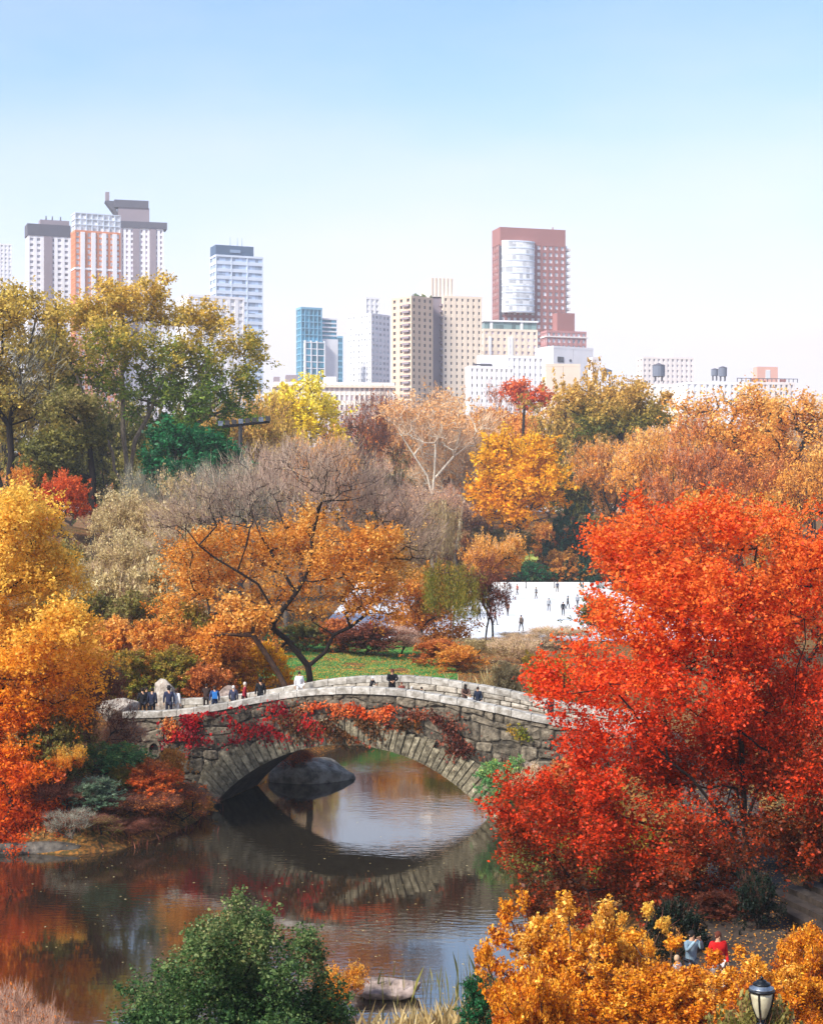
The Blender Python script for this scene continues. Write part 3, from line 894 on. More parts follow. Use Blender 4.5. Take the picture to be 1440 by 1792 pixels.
# teal
b = tower('glass_tower', 'teal glass tower with stepped top and white window frame', 517, 527, 563, 537, 950, 24, B['teal'], G['teal'], 5, 3, 3.6, .15, .18)
w_, d_, h_ = b['_w'], b['_d'], b['_h']
mb = MB(); mb.box(w_, w_ * 1.75, 2, d_, 0, h_ - 6.2); mb.build('side_wing', G['teal'], b)
mb = MB()
for z in range(0, 5): mb.box(w_ * 1.002, w_ * 1.78, 1.6, d_ + .2, h_ - 6.2 - z * 2.3, h_ - 5.4 - z * 2.3)
mb.box(w_ * 1.05, w_ * 1.8, 1.2, d_ + .3, 0, h_ - 17.0)
mb.build('white_wing_wall', B['white'], b)
mb = MB(); mb.box(w_ * .15, w_ * 1.08, -1.2, 1.0, 0, h_ - 19); mb.build('glass_bay', G['teal'], b)
mb = MB()
for k in range(9): mb.box(w_ * .14, w_ * 1.10, -1.35, .9, h_ - 22.4 - k * 3.6 + 2.6, h_ - 22.4 - k * 3.6 + 3.1)
for fx in (.14, .42, .70, 1.06): mb.box(w_ * fx, w_ * (fx + .05), -1.5, .8, 0, h_ - 18.6)
mb.build('bay_frame', B['white'], b)
tower('glass_tower', 'slim dark teal slab standing right beside the stepped teal tower', 585, 587, 600, 588, 990, 12, B['teal'], G['teal'], 3, 2, 3.4, .2, .3)
tower('apartment_block', 'very pale apartment block between the teal tower and the beige one', 606, 650, 682, 548, 1000, 48, B['white'], G['pale'], 5, 9, 3.3, .4, .5)
b = tower('apartment_tower', 'faint white setback tower rising behind the pale apartment block', 632, 640, 664, 520, 1100, 20, B['white'], G['white'], 3, 2, 3.6)
# beige twin slab
b = tower('apartment_tower', 'large beige apartment slab with dark stacked balconies and roof tower', 684, 720, 758, 517, 800, 42, B['beige'], G['dark'], 4, 3, 3.0, .62, .5)
w_, d_, h_ = b['_w'], b['_d'], b['_h']
b2 = tower('apartment_tower', 'pale beige half of the twin slab, right of the balcony column', 760, 775, 844, 517, 815, 16, B['beige2'], G['dark'], 7, 2, 3.0, .66, .55)
for k in range(18):
    z = h_ - 5 - k * 3.0
    MB().box(-1.2, .05, .05 * d_, .38 * d_, z, z + 1.0).build('balcony', B['taupe'], b)
w2, d2, h2 = b2['_w'], b2['_d'], b2['_h']
for k in range(18):
    z = h2 - 5 - k * 3.0
    MB().box(-1.0, .05, .1, 3.6, z, z + 1.0).build('balcony', B['taupe'], b2)
MB().box(-5.0, -.1, 2.0, 7, 0, h2 - 1).build('recess_wall', B['taupe'], b2)
MB().box(-.28 * w2, .30 * w2, 1.5, d2 + 6, h2 - .5, h2 + 8.6).build('roof_tower', B['cream'], b2)
mb = MB()
for k in range(6): mb.box(-.26 * w2 + k * 1.9, -.26 * w2 + k * 1.9 + .3, 1.3, 1.6, h2, h2 + 8.4)
mb.build('roof_tower_rib', B['beige'], b2)
rg = np.random.default_rng(5)
tp = np.stack([rg.uniform(.45 * w_, 1.0 * w_, 14), rg.uniform(1, 6, 14), h_ + rg.uniform(.2, 1.6, 14)], 1)
P_, lf_ = spray(rg, tp, 30, .5, 0, 1); link('roof_garden', leaf_mesh(rg, 'roof_garden', P_, .6, lf_), b, PAL['green'])
# green band block + white low blocks
b = tower('apartment_block', 'cream block with green glass band under its flat roof', 838, 846, 942, 575, 860, 12, B['beige2'], G['lilac'], 9, 2, 3.3, .55, .55)
w_, d_, h_ = b['_w'], b['_d'], b['_h']
MB().box(.4, w_ - .4, .4, d_ - .4, h_, h_ + 3.6).build('attic_glazing', G['green'], b)
for a_ in (0.12, .68): MB().box(w_ * a_, w_ * (a_ + .05), .1, .5, h_, h_ + 3.7).build('attic_pier', B['white'], b)
MB().box(-.3, w_ + .3, -.3, d_ + .3, h_ + 3.6, h_ + 4.4).build('roof', B['white'], b)
for fx in (.1, .45, .5): blk(b, 'shaft', B['white'], fx, fx + .04, -.03, .01, -30, -4)
b = tower('apartment_block', 'low white block with small dark windows and stepped terraces', 815, 822, 900, 640, 760, 14, B['white'], G['dark'], 9, 2, 3.4, .72, .62)
blk(b, 'terrace', B['white'], .25, .9, .1, .9, 0, 5); blk(b, 'awning', B['dark'], .1, .5, .0, .09, .2, 1.0)
tower('apartment_block', 'white block with many small windows right of the stepped terraces', 880, 886, 952, 622, 790, 14, B['white'], G['grey'], 7, 2, 3.4, .7, .6)
# red tower
b = tower('granite_tower', 'tall red granite tower with curved white glass bow on its front', 863, 875, 992, 397, 1000, 16, B['red'], G['white'], 11, 4, 3.9, .45, .42, top_plain=10)
w_, d_, h_ = b['_w'], b['_d'], b['_h']
mb = MB(); n = 16; vs = []
cx, rx_, ry_ = .27 * w_, .25 * w_, 4.5
for z in (h_ - 50, h_ - 8):
    for i in range(n + 1):
        t = math.pi * i / n; vs.append((cx - rx_ * math.cos(t), .5 - ry_ * math.sin(t) ** .6, z))
mb.add(vs, [(i, i + 1, n + 2 + i, n + 1 + i) for i in range(n)] + [tuple(range(n, -1, -1)), tuple(range(n + 1, 2 * n + 2))])
mb.build('glass_bow', G['white'], b)
mb = MB()
for k in range(12):
    z = h_ - 49.5 + k * 3.7; vs = []
    for zz in (z, z + .7):
        for i in range(n + 1):
            t = math.pi * i / n; vs.append((cx - (rx_ + .15) * math.cos(t), .5 - (ry_ + .15) * math.sin(t) ** .6, zz))
    mb.add(vs, [(i, i + 1, n + 2 + i, n + 1 + i) for i in range(n)] + [tuple(range(n, -1, -1)), tuple(range(n + 1, 2 * n + 2))])
mb.build('bow_floor_band', B['bluewhite'], b)
blk(b, 'dark_recess', B['dark'], -.012, .028, -.012, .04, -60, -11)
mb = MB()
for k in range(14): mb.box(w_ - .1, w_ * 1.09, 1.0, d_ * .5, h_ - 12 - k * 3.9, h_ - 10.6 - k * 3.9)
mb.build('corner_balcony', B['rose'], b)
MB().box(w_ * .99, w_ * 1.045, 2.5, d_ * .5, h_ - 66, h_ - 9).build('corner_glazing', G['white'], b)
MB().bar((w_ * .86, 6, h_ - .1), (w_ * .86, 6, h_ + 2.4), .35).build('mast', B['red'], b)
b = tower('granite_block', 'stepped pink granite block at the foot of the red tower', 948, 956, 1028, 578, 960, 18, B['pink'], G['pale'], 8, 3, 3.4, .45, .4)
blk(b, 'upper_step', B['red'], .28, .72, .1, .9, 0, 10.2)
blk(b, 'terrace', B['rose'], -.02, 1.03, -.05, 1.0, -3.8, -3.0)
b = tower('apartment_block', 'windowless white gable wall with one small dark opening below the red tower', 940, 968, 1042, 605, 840, 30, B['white'], G['white'], 1, 4, 30, .99, .9)
w_, d_, h_ = b['_w'], b['_d'], b['_h']
MB().box(.10 * w_, .26 * w_, -.12, .3, h_ - 8.0, h_ - 5.2).build('window', G['dark'], b); MB().box(.40 * w_, .45 * w_, -.12, .3, h_ - 7.6, h_ - 6.2).build('window', G['dark'], b)
b = tower('apartment_block', 'cream side wall in front of the white gable below the red tower', 950, 955, 1016, 636, 740, 10, B['beige2'], G['white'], 1, 3, 30, .99, .9)
tower('apartment_block', 'small rose coloured block right of the white gable wall', 1030, 1036, 1046, 625, 800, 18, B['rose'], G['grey'], 3, 2, 3.2, .5, .5)
# right skyline
b = tower('apartment_block', 'pale apartment block with central roof tower behind the umbrella shaped tree', 1118, 1124, 1216, 624, 1000, 10, B['rose'], G['grey'], 11, 2, 3.2, .6, .55)
blk(b, 'roof_tower', B['rose'], .34, .62, .2, .8, 0, 5); blk(b, 'roof_tower', B['white'], .42, .56, .3, .7, 5, 8)
b = tower('apartment_block', 'pinkish block with brick penthouse and roof railing at the right of the skyline', 1300, 1306, 1393, 668, 820, 10, B['rose'], G['grey'], 9, 2, 3.4, .6, .55)
blk(b, 'penthouse', B['brick'], .25, .68, .2, .8, 0, 7.5); blk(b, 'penthouse_glazing', G['white'], .42, .52, .19, .3, 1.5, 6)
mb = MB(); w_, d_, h_ = b['_w'], b['_d'], b['_h']
for k in range(15): mb.box(-.2 * w_ + k * .09 * w_, -.2 * w_ + k * .09 * w_ + .3, .1, .4, h_, h_ + 1.8)
mb.box(-.2 * w_, 1.06 * w_, .15, .35, h_ + 1.5, h_ + 1.8); mb.build('railing', B['dark'], b)
blk(b, 'awning', B['red'], .1, .2, -.01, .1, .2, 1.6); blk(b, 'awning', B['red'], .7, .82, -.01, .1, .2, 1.4)
tower('apartment_block', 'low pale block between the two pairs of rooftop tanks', 1190, 1200, 1300, 668, 850, 10, B['white'], G['pale'], 9, 2, 3.4, .6, .55)
tower('apartment_block', 'low cream block behind the umbrella shaped tree', 1060, 1070, 1195, 672, 860, 8, B['cream'], G['pale'], 9, 2, 3.4, .6, .55)
b = tower('apartment_block', 'long low cream block below the pale towers, behind the yellow tree', 470, 480, 690, 668, 700, 6, B['cream'], G['lilac'], 24, 2, 4.2, .5, .45)
blk(b, 'rooftop_hut', B['taupe'], .10, .20, .2, .6, 0, 3.2); blk(b, 'cornice', B['beige2'], -.01, 1.01, -.04, 1.0, -2.2, -1.4); blk(b, 'rooftop_hut', B['taupe'], .0, .05, .2, .6, 0, 2.4)
blk(b, 'rooftop_hut', B['white'], .42, .52, .2, .6, 0, 2.6)
tower('apartment_block', 'low white block in the gap right of the blue glass tower', 440, 446, 520, 690, 760, 6, B['white'], G['pale'], 9, 2, 4.0, .55, .5)
tower('apartment_block', 'low rose block at the right edge of the skyline', 1388, 1392, 1480, 695, 900, 6, B['rose'], G['pale'], 9, 2, 3.6, .6, .55)


def water_tank(px, top, D, r, h, label, base=None):
    ztop = H - (top - YH) / F * D
    x = (px - 720) / F * D
    zb = ztop - h - 0.8 - 3.5
    o = empty('water_tank', (x, D, zb)); tag(o, label, 'water tank', 'rooftop water tanks on the skyline')
    MB().lathe([(r, 3.5), (r * 1.02, 3.5 + h), ], k=14).build('barrel', TANK, o)
    MB().lathe([(r * 1.06, 3.5 + h), (r * 1.06, 3.6 + h), (0.05, 3.5 + h + r * .45)], k=14).build('roof', B['dark'], o)
    for k in range(4):
        a = math.pi / 4 + k * math.pi / 2
        MB().bar((r * .75 * math.cos(a), r * .75 * math.sin(a), 1.2), (r * .75 * math.cos(a), r * .75 * math.sin(a), 3.5), .22).build('leg', B['dark'], o)
    return o


TANK = bmat('tank_wood', '#6f7482')
water_tank(1152, 637, 800, 2.9, 5.0, 'big grey rooftop water tank in front of the pale block with the central tower')
water_tank(1250, 644, 830, 1.7, 3.0, 'smaller of the paired dark rooftop water tanks')
water_tank(1264, 641, 820, 2.0, 4.0, 'taller of the paired dark rooftop water tanks')
water_tank(1061, 646, 850, 2.6, 1.6, 'flat dark rooftop tank just right of the rose coloured block')

# ------------------------------------------------------------------ bridge
BX, BY, BROT = -2.35, 88.0, math.radians(-14)
WB = 7.3
cu, su = math.cos(BROT), math.sin(BROT)
bridge = empty('stone_bridge', (BX, BY, 0), BROT)
tag(bridge, 'arched grey stone footbridge with pale coping over the dark pond', 'bridge')


def b2w(s, v, z): return Vector((BX + s * cu - v * su, BY + s * su + v * cu, z))


def w2b(x, y):
    dx, dy = x - BX, y - BY
    return dx * cu + dy * su, -dx * su + dy * cu


PS = np.array([-16, -13., -10.7, -8.1, -5.9, -3.7, -1.2, 1, 3, 6.3, 8.6, 11.2, 14, 17])
PZ = np.array([4.72, 4.80, 4.95, 5.34, 5.78, 6.17, 6.38, 6.39, 6.22, 5.72, 5.27, 4.92, 4.75, 4.70])


def top(s):
    i = np.clip(np.searchsorted(PS, s) - 1, 0, len(PS) - 2)
    t = (s - PS[i]) / (PS[i + 1] - PS[i])
    m = lambda k: (PZ[min(k + 1, len(PS) - 1)] - PZ[max(k - 1, 0)]) / (PS[min(k + 1, len(PS) - 1)] - PS[max(k - 1, 0)])
    hh = PS[i + 1] - PS[i]
    return float((2 * t**3 - 3 * t**2 + 1) * PZ[i] + (t**3 - 2 * t**2 + t) * hh * m(i) + (-2 * t**3 + 3 * t**2) * PZ[i + 1] + (t**3 - t**2) * hh * m(i + 1))


def deckz(s): return top(s) - 0.72 - 0.40 * math.exp(-(s / 6.5) ** 2)


AC, AH, AR = -0.95, 7.4, 3.45               # arch centre, half span, rise
RAD = (AH * AH + AR * AR) / (2 * AR); ZC = AR - RAD


def intr(s):
    d = RAD * RAD - (s - AC) ** 2
    return ZC + math.sqrt(d) if d > 0 else -9


def low(s):
    z = intr(s) if abs(s - AC) < AH + .6 else -9
    return max(z, -0.8)


SS = list(np.linspace(-13.2, 13.6, 110))


def strip(s_list, zl, zh, v0, v1, name, mat):
    mb = MB(); vs = []
    for s in s_list:
        a, b_ = zl(s), zh(s)
        vs += [(s, v0, a), (s, v1, a), (s, v1, b_), (s, v0, b_)]
    n = len(s_list); fs = []
    for i in range(n - 1):
        o, p = i * 4, i * 4 + 4
        fs += [(o, p, p + 3, o + 3), (o + 1, o + 2, p + 2, p + 1), (o + 3, p + 3, p + 2, o + 2), (o, o + 1, p + 1, p)]
    fs += [(0, 3, 2, 1), (4 * n - 4, 4 * n - 3, 4 * n - 2, 4 * n - 1)]
    mb.add(vs, fs); return mb.build(name, mat, bridge)


COP = 0.34
strip(SS, low, lambda s: top(s) - COP, 0.10, 0.55, 'wall_core', M['mortar'])
strip(SS, low, lambda s: top(s) - COP, WB - 0.55, WB - 0.10, 'wall_core', M['mortar'])
strip(SS, low, deckz, 0.55, WB - 0.55, 'deck', M['deck'])
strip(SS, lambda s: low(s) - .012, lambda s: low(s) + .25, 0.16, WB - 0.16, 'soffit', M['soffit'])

rb = random.Random(7)


def stone_mesh(poly, v_back, v_front, name):
    """poly in (s,z), rough block with a bevelled, slightly dished front face towards v_front"""
    n = len(poly); cs = sum(p[0] for p in poly) / n; cz = sum(p[1] for p in poly) / n
    sg = 1 if v_front > v_back else -1
    vs = [(p[0], v_back, p[1]) for p in poly]
    vs += [(p[0], v_front - sg * 0.05, p[1]) for p in poly]
    vs += [(cs + (p[0] - cs) * .86, v_front + sg * rb.uniform(-.02, .02), cz + (p[1] - cz) * .8) for p in poly]
    fs = []
    for i in range(n):
        j = (i + 1) % n
        fs += [(i, j, n + j, n + i), (n + i, n + j, 2 * n + j, 2 * n + i)]
    vs.append((cs + rb.uniform(-.03, .03), v_front + sg * rb.uniform(0, .04), cz)); c = 3 * n
    fs += [(2 * n + i, 2 * n + (i + 1) % n, c) for i in range(n)]
    if sg > 0: fs = [tuple(reversed(f)) for f in fs]
    me = bpy.data.meshes.new(name); me.from_pydata(vs, [], fs); me.update(); return me


RING = RAD + 1.25


def clipring(p):
    ds, dz = p[0] - AC, p[1] - ZC
    r = math.hypot(ds, dz)
    if r < RING and p[1] > -1.5: return (AC + ds * RING / r, ZC + dz * RING / r)
    return p


def area(poly):
    return abs(sum(poly[i][0] * poly[(i + 1) % len(poly)][1] - poly[(i + 1) % len(poly)][0] * poly[i][1] for i in range(len(poly)))) / 2


nst = 0
rows = [0, .10, .20, .32, .42, .53, .65, .75, .86, .94, 1.0]
for ri in range(len(rows) - 1):
    s = -13.2 + rb.uniform(0, .5) - 0.4
    while s < 13.5:
        w_ = rb.choice([.55, .8, .95, 1.15, 1.45]) * rb.uniform(.85, 1.15)
        s1 = min(s + w_, 13.6)
        def zz(f, q):
            if 0 < f < 1: f = f + .022 * math.sin(q * 1.15 + f * 23) + .014 * math.sin(q * 2.7 + f * 51)
            return -0.5 + f * (top(q) - COP + 0.5)
        g = .025
        a, b_ = max(s, -13.2) + g, s1 - g
        if b_ - a < .25: s = s1; continue
        j = lambda: rb.uniform(-.10, .10)
        f0, f1 = rows[ri], rows[ri + 1]
        m_ = (a + b_) / 2
        capz = (lambda q: q) if ri < len(rows) - 2 else (lambda q: q)
        poly = [(a + .06, zz(f0, a) + g), (m_, zz(f0, m_) + g + j() * .5), (b_ - .06, zz(f0, b_) + g), (b_ + j() * .3, zz(f0, b_) + .12), (b_ + j() * .3, zz(f1, b_) - .12),
                (b_ - .07, zz(f1, b_) - g + (j() if ri < 9 else 0) * .5), (a + .07, zz(f1, a) - g + (j() if ri < 9 else 0) * .5), (a + j() * .3, zz(f1, a) - .12), (a + j() * .3, zz(f0, a) + .12)]
        inside_ring = all(math.hypot(p[0] - AC, p[1] - ZC) < RING for p in poly)
        if not inside_ring and not (-11.9 < m_ < -11.3 and 2.5 < zz((f0 + f1) / 2, m_) < 3.1):
            poly = [clipring(p) for p in poly]
            if area(poly) > .04:
                link('stone', stone_mesh(poly, 0.12, rb.uniform(-.03, .06), 'stone'), bridge, M['rubble']); nst += 1
        s = s1
# voussoirs: long radial slabs
t_end = math.asin(min(1, (AH + .35) / RAD))
t = -t_end
while t < t_end:
    dt = rb.uniform(.26, .42) / RAD
    t1 = min(t + dt, t_end)
    ro = RAD + rb.uniform(1.05, 1.55) + (.35 if abs(t) > t_end * .55 else 0)
    g = .012 / RAD
    pol = []
    for (tt, rr) in ((t + g, RAD - .02), (t1 - g, RAD - .02), (t1 - g, (RAD + ro) / 2), (t1 - g, ro), (t + g, ro - rb.uniform(0, .15)), (t + g, (RAD + ro) / 2)):
        pol.append((AC + rr * math.sin(tt), ZC + rr * math.cos(tt)))
    link('voussoir', stone_mesh(pol, 0.14, rb.uniform(-.16, -.08), 'voussoir'), bridge, M['vouss'])
    link('voussoir', stone_mesh(pol, WB - 0.14, WB + rb.uniform(.05, .12), 'voussoir'), bridge, M['vouss']) if False else None
    t = t1


def coping(v0, v1, label=None):
    s = -13.4
    while s < 13.7:
        s1 = min(s + rb.uniform(.75, 1.15), 13.8)
        a, b_ = s + .012, s1 - .012
        dz = rb.uniform(-.012, .012); vs = []
        for q in (a, a + .03, (a + b_) / 2, b_ - .03, b_):
            zt = top(q) + dz; ins = .03 if q in (a, b_) else 0
            vs += [(q, v0, zt - COP), (q, v0, zt - .04 - ins), (q, v0 + .04, zt - ins), (q, v1 - .04, zt - ins), (q, v1, zt - .04 - ins), (q, v1, zt - COP)]
        fs = []
        for k in range(4):
            o = k * 6
            fs += [(o + i, o + 6 + i, o + 6 + (i + 1) % 6, o + (i + 1) % 6)[::-1] for i in range(6)]
        fs += [(0, 1, 2, 3, 4, 5)[::-1], (24, 25, 26, 27, 28, 29)]
        me = bpy.data.meshes.new('coping_stone'); me.from_pydata(vs, [], fs); me.update()
        link('coping_stone', me, bridge, M['coping'])
        s = s1


coping(-0.06, 0.62); coping(WB - 0.62, WB + 0.06)
# inner face of the far parapet, two courses
for ri in range(2):
    s = -13.2
    while s < 13.5:
        s1 = min(s + rb.choice([.6, .9, 1.2, 1.5]) * rb.uniform(.9, 1.1), 13.6)
        a, b_ = s + .02, s1 - .02
        if b_ - a < .2: break
        z0 = lambda q: deckz(q) + .02 + ri * .5 * (top(q) - COP - deckz(q))
        z1 = lambda q: deckz(q) + (ri + 1) * .5 * (top(q) - COP - deckz(q)) - .01
        pol = [(a + .03, z0(a)), (b_ - .03, z0(b_)), (b_, z0(b_) + .06), (b_, z1(b_) - .05), (b_ - .04, z1(b_)), (a + .04, z1(a)), (a, z1(a) - .05), (a, z0(a) + .06)]
        link('stone', stone_mesh(pol, WB - .54, WB - .62, 'stone'), bridge, M['inner'])
        s = s1
# far outer face: one joined rough skin (only its reflection shows)
mb = MB()
for i in range(len(SS) - 1):
    a, b_ = SS[i] + .02, SS[i + 1] - .02
    z = max(low(a), low(b_), -.6)
    while z < top(a) - COP - .1:
        z1 = min(z + rb.uniform(.3, .5), top(a) - COP, top(b_) - COP); o = rb.uniform(0, .06)
        mb.box(a, b_, WB - .12, WB - .02 + o, z + .02, z1 - .01); z = z1 + .001
fb = mb.build('far_face_stones', M['rubble'], bridge); tag(fb, kind='stuff')
# drain mouth
mb = MB(); k = 16; vs = []
for r, v in ((.40, .1), (.40, -.08), (.27, -.08), (.27, .1)):
    for i in range(k):
        a = 2 * math.pi * i / k; vs.append((-11.6 + r * math.cos(a), v, 2.85 + r * math.sin(a) * 1.25))
mb.add(vs, [(j * k + i, j * k + (i + 1) % k, (j + 1) * k + (i + 1) % k, (j + 1) * k + i) for j in range(3) for i in range(k)])
mb.build('drain_ring', M['rubble'], bridge)
mb = MB(); mb.add([(-11.6 + .28 * math.cos(2 * math.pi * i / k), .06, 2.85 + .28 * 1.25 * math.sin(2 * math.pi * i / k)) for i in range(k)], [tuple(range(k))])
mb.build('drain_hole', solid('drain_shade', '#0c0b0a'), bridge)  # flat black disc: the shade inside the pipe is painted


def ivy(label, patches, n, pal, size=.13, seed=3, hang=0.0):
    """patches (s, z, rs, rz)"""
    rng = np.random.default_rng(seed)
    o = link('wall_creeper', None, None) if False else None
    A_ = np.array([p[2] * p[3] for p in patches]); k = rng.choice(len(patches), n, p=A_ / A_.sum())
    Pp = np.array(patches)[k]
    nz = rng.normal(0, 1, (n, 2)) * .48
    s = Pp[:, 0] + nz[:, 0] * Pp[:, 2]; z = Pp[:, 1] + nz[:, 1] * Pp[:, 3]
    s = np.round(s / .4 + rng.normal(0, .5, n)) * .4 + rng.normal(0, .13, n)
    tp_ = np.array([top(q) - .30 for q in s]); lo = np.array([low(q) + .05 - hang for q in s])
    z = np.clip(z, lo + .05, None); keep = (z < tp_) & (np.sin(s * 2.9 + 1.3 * np.sin(z * 3.1) + seed) + np.sin(z * 4.3 + s * 1.1 + seed) * .8 > -.45 + rng.normal(0, .35, n))
    s, z = s[keep], z[keep]; n = len(s)
    v = -.16 - rng.uniform(0, .16, n)
    lf = np.stack([np.clip((z - 2) / 4, 0, 1), (np.sin(s * 3.1 + z * 2.3) * .5 + .5), rng.uniform(0, 1, n)], 1)
    orient = np.tile(np.array([[0, -.25, -.9]]), (n, 1))
    me = leaf_mesh(rng, 'wall_creeper', np.stack([s, v, z], 1), size, lf, .8, orient=orient)
    o = link('wall_creeper', me, None, pal)
    o.location = (BX, BY, 0); o.rotation_euler = (0, 0, BROT)
    return tag(o, label, 'creeper', 'creepers on the bridge wall')


ivy('bright crimson creeper climbing the left part of the bridge wall', [(-9.5, 4.5, .9, .8), (-9.9, 3.9, .9, 1.0), (-10.2, 3.3, .9, .5), (-8.4, 5.0, .7, .3)], 1500, PAL['crimson'], seed=3)
ivy('crimson creeper spreading above the left side of the arch', [(-6.8, 4.5, .5, 1.1), (-6.0, 3.9, 1.0, .6), (-4.9, 4.1, 1.2, .7), (-8.2, 3.4, 1.6, .25), (-4.6, 5.2, .9, .6), (-3.4, 4.2, 1.3, .8)], 2100, PAL['crimson'], seed=4)
ivy('red orange creeper strip just below the coping over the crown of the arch', [(-2.6, 5.25, .9, .35), (-.9, 5.35, 1.3, .3), (1.2, 5.3, 1.3, .3), (.2, 4.95, 2.2, .25)], 1300, PAL['redorange'], seed=5)
ivy('brown withered creeper hanging over the crown of the arch', [(-3.4, 4.5, 1.4, .9), (-1.6, 4.2, 1.4, .8), (-.2, 4.2, 1.2, .8), (2.2, 4.7, 1.6, .5)], 3200, PAL['ivybrown'], seed=6, hang=.35)
ivy('dark maroon creeper clump on the right part of the wall', [(4.6, 4.2, .7, .8), (3.6, 4.9, .9, .4), (5.2, 3.4, .9, .6), (2.8, 5.1, 1.0, .3)], 1300, PAL['maroon'], seed=7)
ivy('thin orange creeper patch at the far left of the wall', [(-10.6, 4.2, .35, .8)], 260, PAL['rust'], seed=8)
ivy('yellowish creeper tuft below the coping near the right end', [(7.7, 4.5, .6, .25), (8.3, 4.2, .5, .3)], 220, PAL['willowgreen'], seed=9)


# ------------------------------------------------------------------ rocks
def rock(name, label, loc, size, mat, seed=0, rz=0.0, group=None, sub=4, cuts=14, nz=.22):
    rng = np.random.default_rng(seed)
    import bmesh
    bm = bmesh.new(); bmesh.ops.create_icosphere(bm, subdivisions=sub, radius=1.0)
    P = np.array([v.co[:] for v in bm.verts])
    for _ in range(cuts):
        d = rng.normal(0, 1, 3); d /= np.linalg.norm(d); h = rng.uniform(.5, .82)
        k = P @ d; P = P - np.maximum(k - h, 0)[:, None] * d * .85
    fr = rng.normal(0, 1, (12, 3)) * rng.uniform(1.5, 7, (12, 1)); ph = rng.uniform(0, 6.28, 12)
    nzv = sum(np.sin(P @ fr[i] + ph[i]) / (1 + np.linalg.norm(fr[i]) * .5) for i in range(12))
    P = P * (1 + nz * .35 * nzv)[:, None]
    for v, p in zip(bm.verts, P): v.co = Vector(p * np.array(size))
    me = bpy.data.meshes.new(name); bm.to_mesh(me); bm.free()
    me.polygons.foreach_set('use_smooth', [True] * len(me.polygons))
    o = link(name, me, None, mat); o.location = loc; o.rotation_euler = (0, 0, rz)
    return tag(o, label, 'rock', group)


rock('boulder', 'big rounded grey boulder in the water seen through the arch', W(556, 1364, 99.5), (2.75, 2.1, 1.62), M['rockmid'], 3, .2)
rock('boulder', 'pale boulder behind the dark clothed group at the left end of the bridge', W(287, 1222, 97.5) + Vector((0, 0, -.5)), (1.0, .8, 1.75), M['boulder'], 5, nz=.42, cuts=22)
rock('boulder', 'broad pale boulder left of where the parapet ends', W(205, 1236, 92.5) + Vector((0, 0, -.1)), (1.35, 1.0, .75), M['boulder'], 6, nz=.4, cuts=20)
rock('boulder', 'low pinkish boulder behind the person in the blue jacket', W(394, 1214, 104) + Vector((0, 0, -.3)), (.85, .7, .95), M['rockpink'], 7)
rock('boulder', 'pinkish flat boulder in the water at the near shore', W(680, 1735, 54.0) + Vector((0, 0, -.02)), (1.35, .75, .55), M['rockpink'], 8, .15, nz=.4, cuts=18)
rock('boulder', 'small pale boulder beside the flat one at the near shore', W(622, 1738, 54.3), (.62, .45, .42), M['rockpink'], 9)
rock('boulder', 'low grey slab at the waterline below the orange maple', W(35, 1488, 77.6) + Vector((0, 0, -.05)), (3.4, .8, .5), M['rock'], 10, .04)
rock('boulder', 'long dark slab at the waterline under the brown shrubs', W(250, 1458, 82.6) + Vector((0, 0, -.25)), (2.0, .7, .45), M['rock'], 11, .55)
rock('boulder', 'dark slab at the waterline beside the arch foot', W(340, 1448, 85.5) + Vector((0, 0, -.2)), (1.1, .6, .5), M['rock'], 12, .9)
rock('boulder', 'pale slab showing under the red maple by the right arch foot', W(905, 1345, 86.0) + Vector((.3, 0, 0)), (1.1, .8, .6), M['boulder'], 13)

# ------------------------------------------------------------------ far trees (each a thing)
T = plant
hero('maple_tree', 'bright yellow rounded tree below the teal tower', 'tree', 300, [(528, 850), (528, 790), (528, 760)],
     [(528, 715, 55, 42), (490, 735, 40, 38), (570, 735, 38, 38), (525, 760, 65, 32), (505, 700, 35, 25), (555, 700, 35, 25), (470, 770, 25, 20), (590, 765, 22, 20)],
     420, 26, .55, PAL['yellow'], BARK['dark'], r0=.05, seed=61, sigma=.75, seg=2.5, depth=.6)
T('maple_tree', 'yellow orange tree low in front of the bright yellow one', 'tree', 560, 280, 762, 140, 'wispy1', 'amber', base=3)
T('bare_tree', 'leafless purplish brown tree right of the bright yellow one', 'tree', 640, 320, 690, 120, 'bare0', 'rust', 'brown', 'brown', base=7)
T('maple_tree', 'small orange red crown at the foot of the purplish bare tree', 'tree', 660, 450, 750, 70, 'round1', 'redorange')
T('sycamore_tree', 'wide peach coloured crown in front of the beige slab', 'tree', 770, 340, 688, 210, 'wispy0', 'peach', 'pale', 'beige', base=8)
hero('sycamore_tree', 'peach topped sycamore with white bare limbs', 'tree', 305, [(757, 930), (757, 870), (758, 840)],
     [(720, 715, 40, 22), (790, 712, 45, 22), (760, 735, 60, 22), (840, 725, 30, 20), (690, 740, 30, 20)],
     300, 14, .42, PAL['peach'], BARK['pale'], limbs_px=[[(757, 860), (728, 795), (690, 745)], [(757, 850), (795, 800), (845, 752)], [(757, 855), (762, 790), (772, 730)], [(795, 800), (805, 750), (800, 720)]], r0=.036, seed=65, sigma=.9, seg=3, depth=.7, alpha=.05,
     twig_px=[(720, 750, 45, 40), (800, 750, 55, 40), (760, 770, 60, 40), (850, 750, 30, 30)], ntwig=220, twigpal=TWIG['beige'], twl=2.2, tww=.10, tper=5)
T('sycamore_tree', 'white limbed leafless tree before a dark thicket', 'tree', 798, 312, 760, 100, 'bare2', 'peach', 'pale', 'beige', base=3)
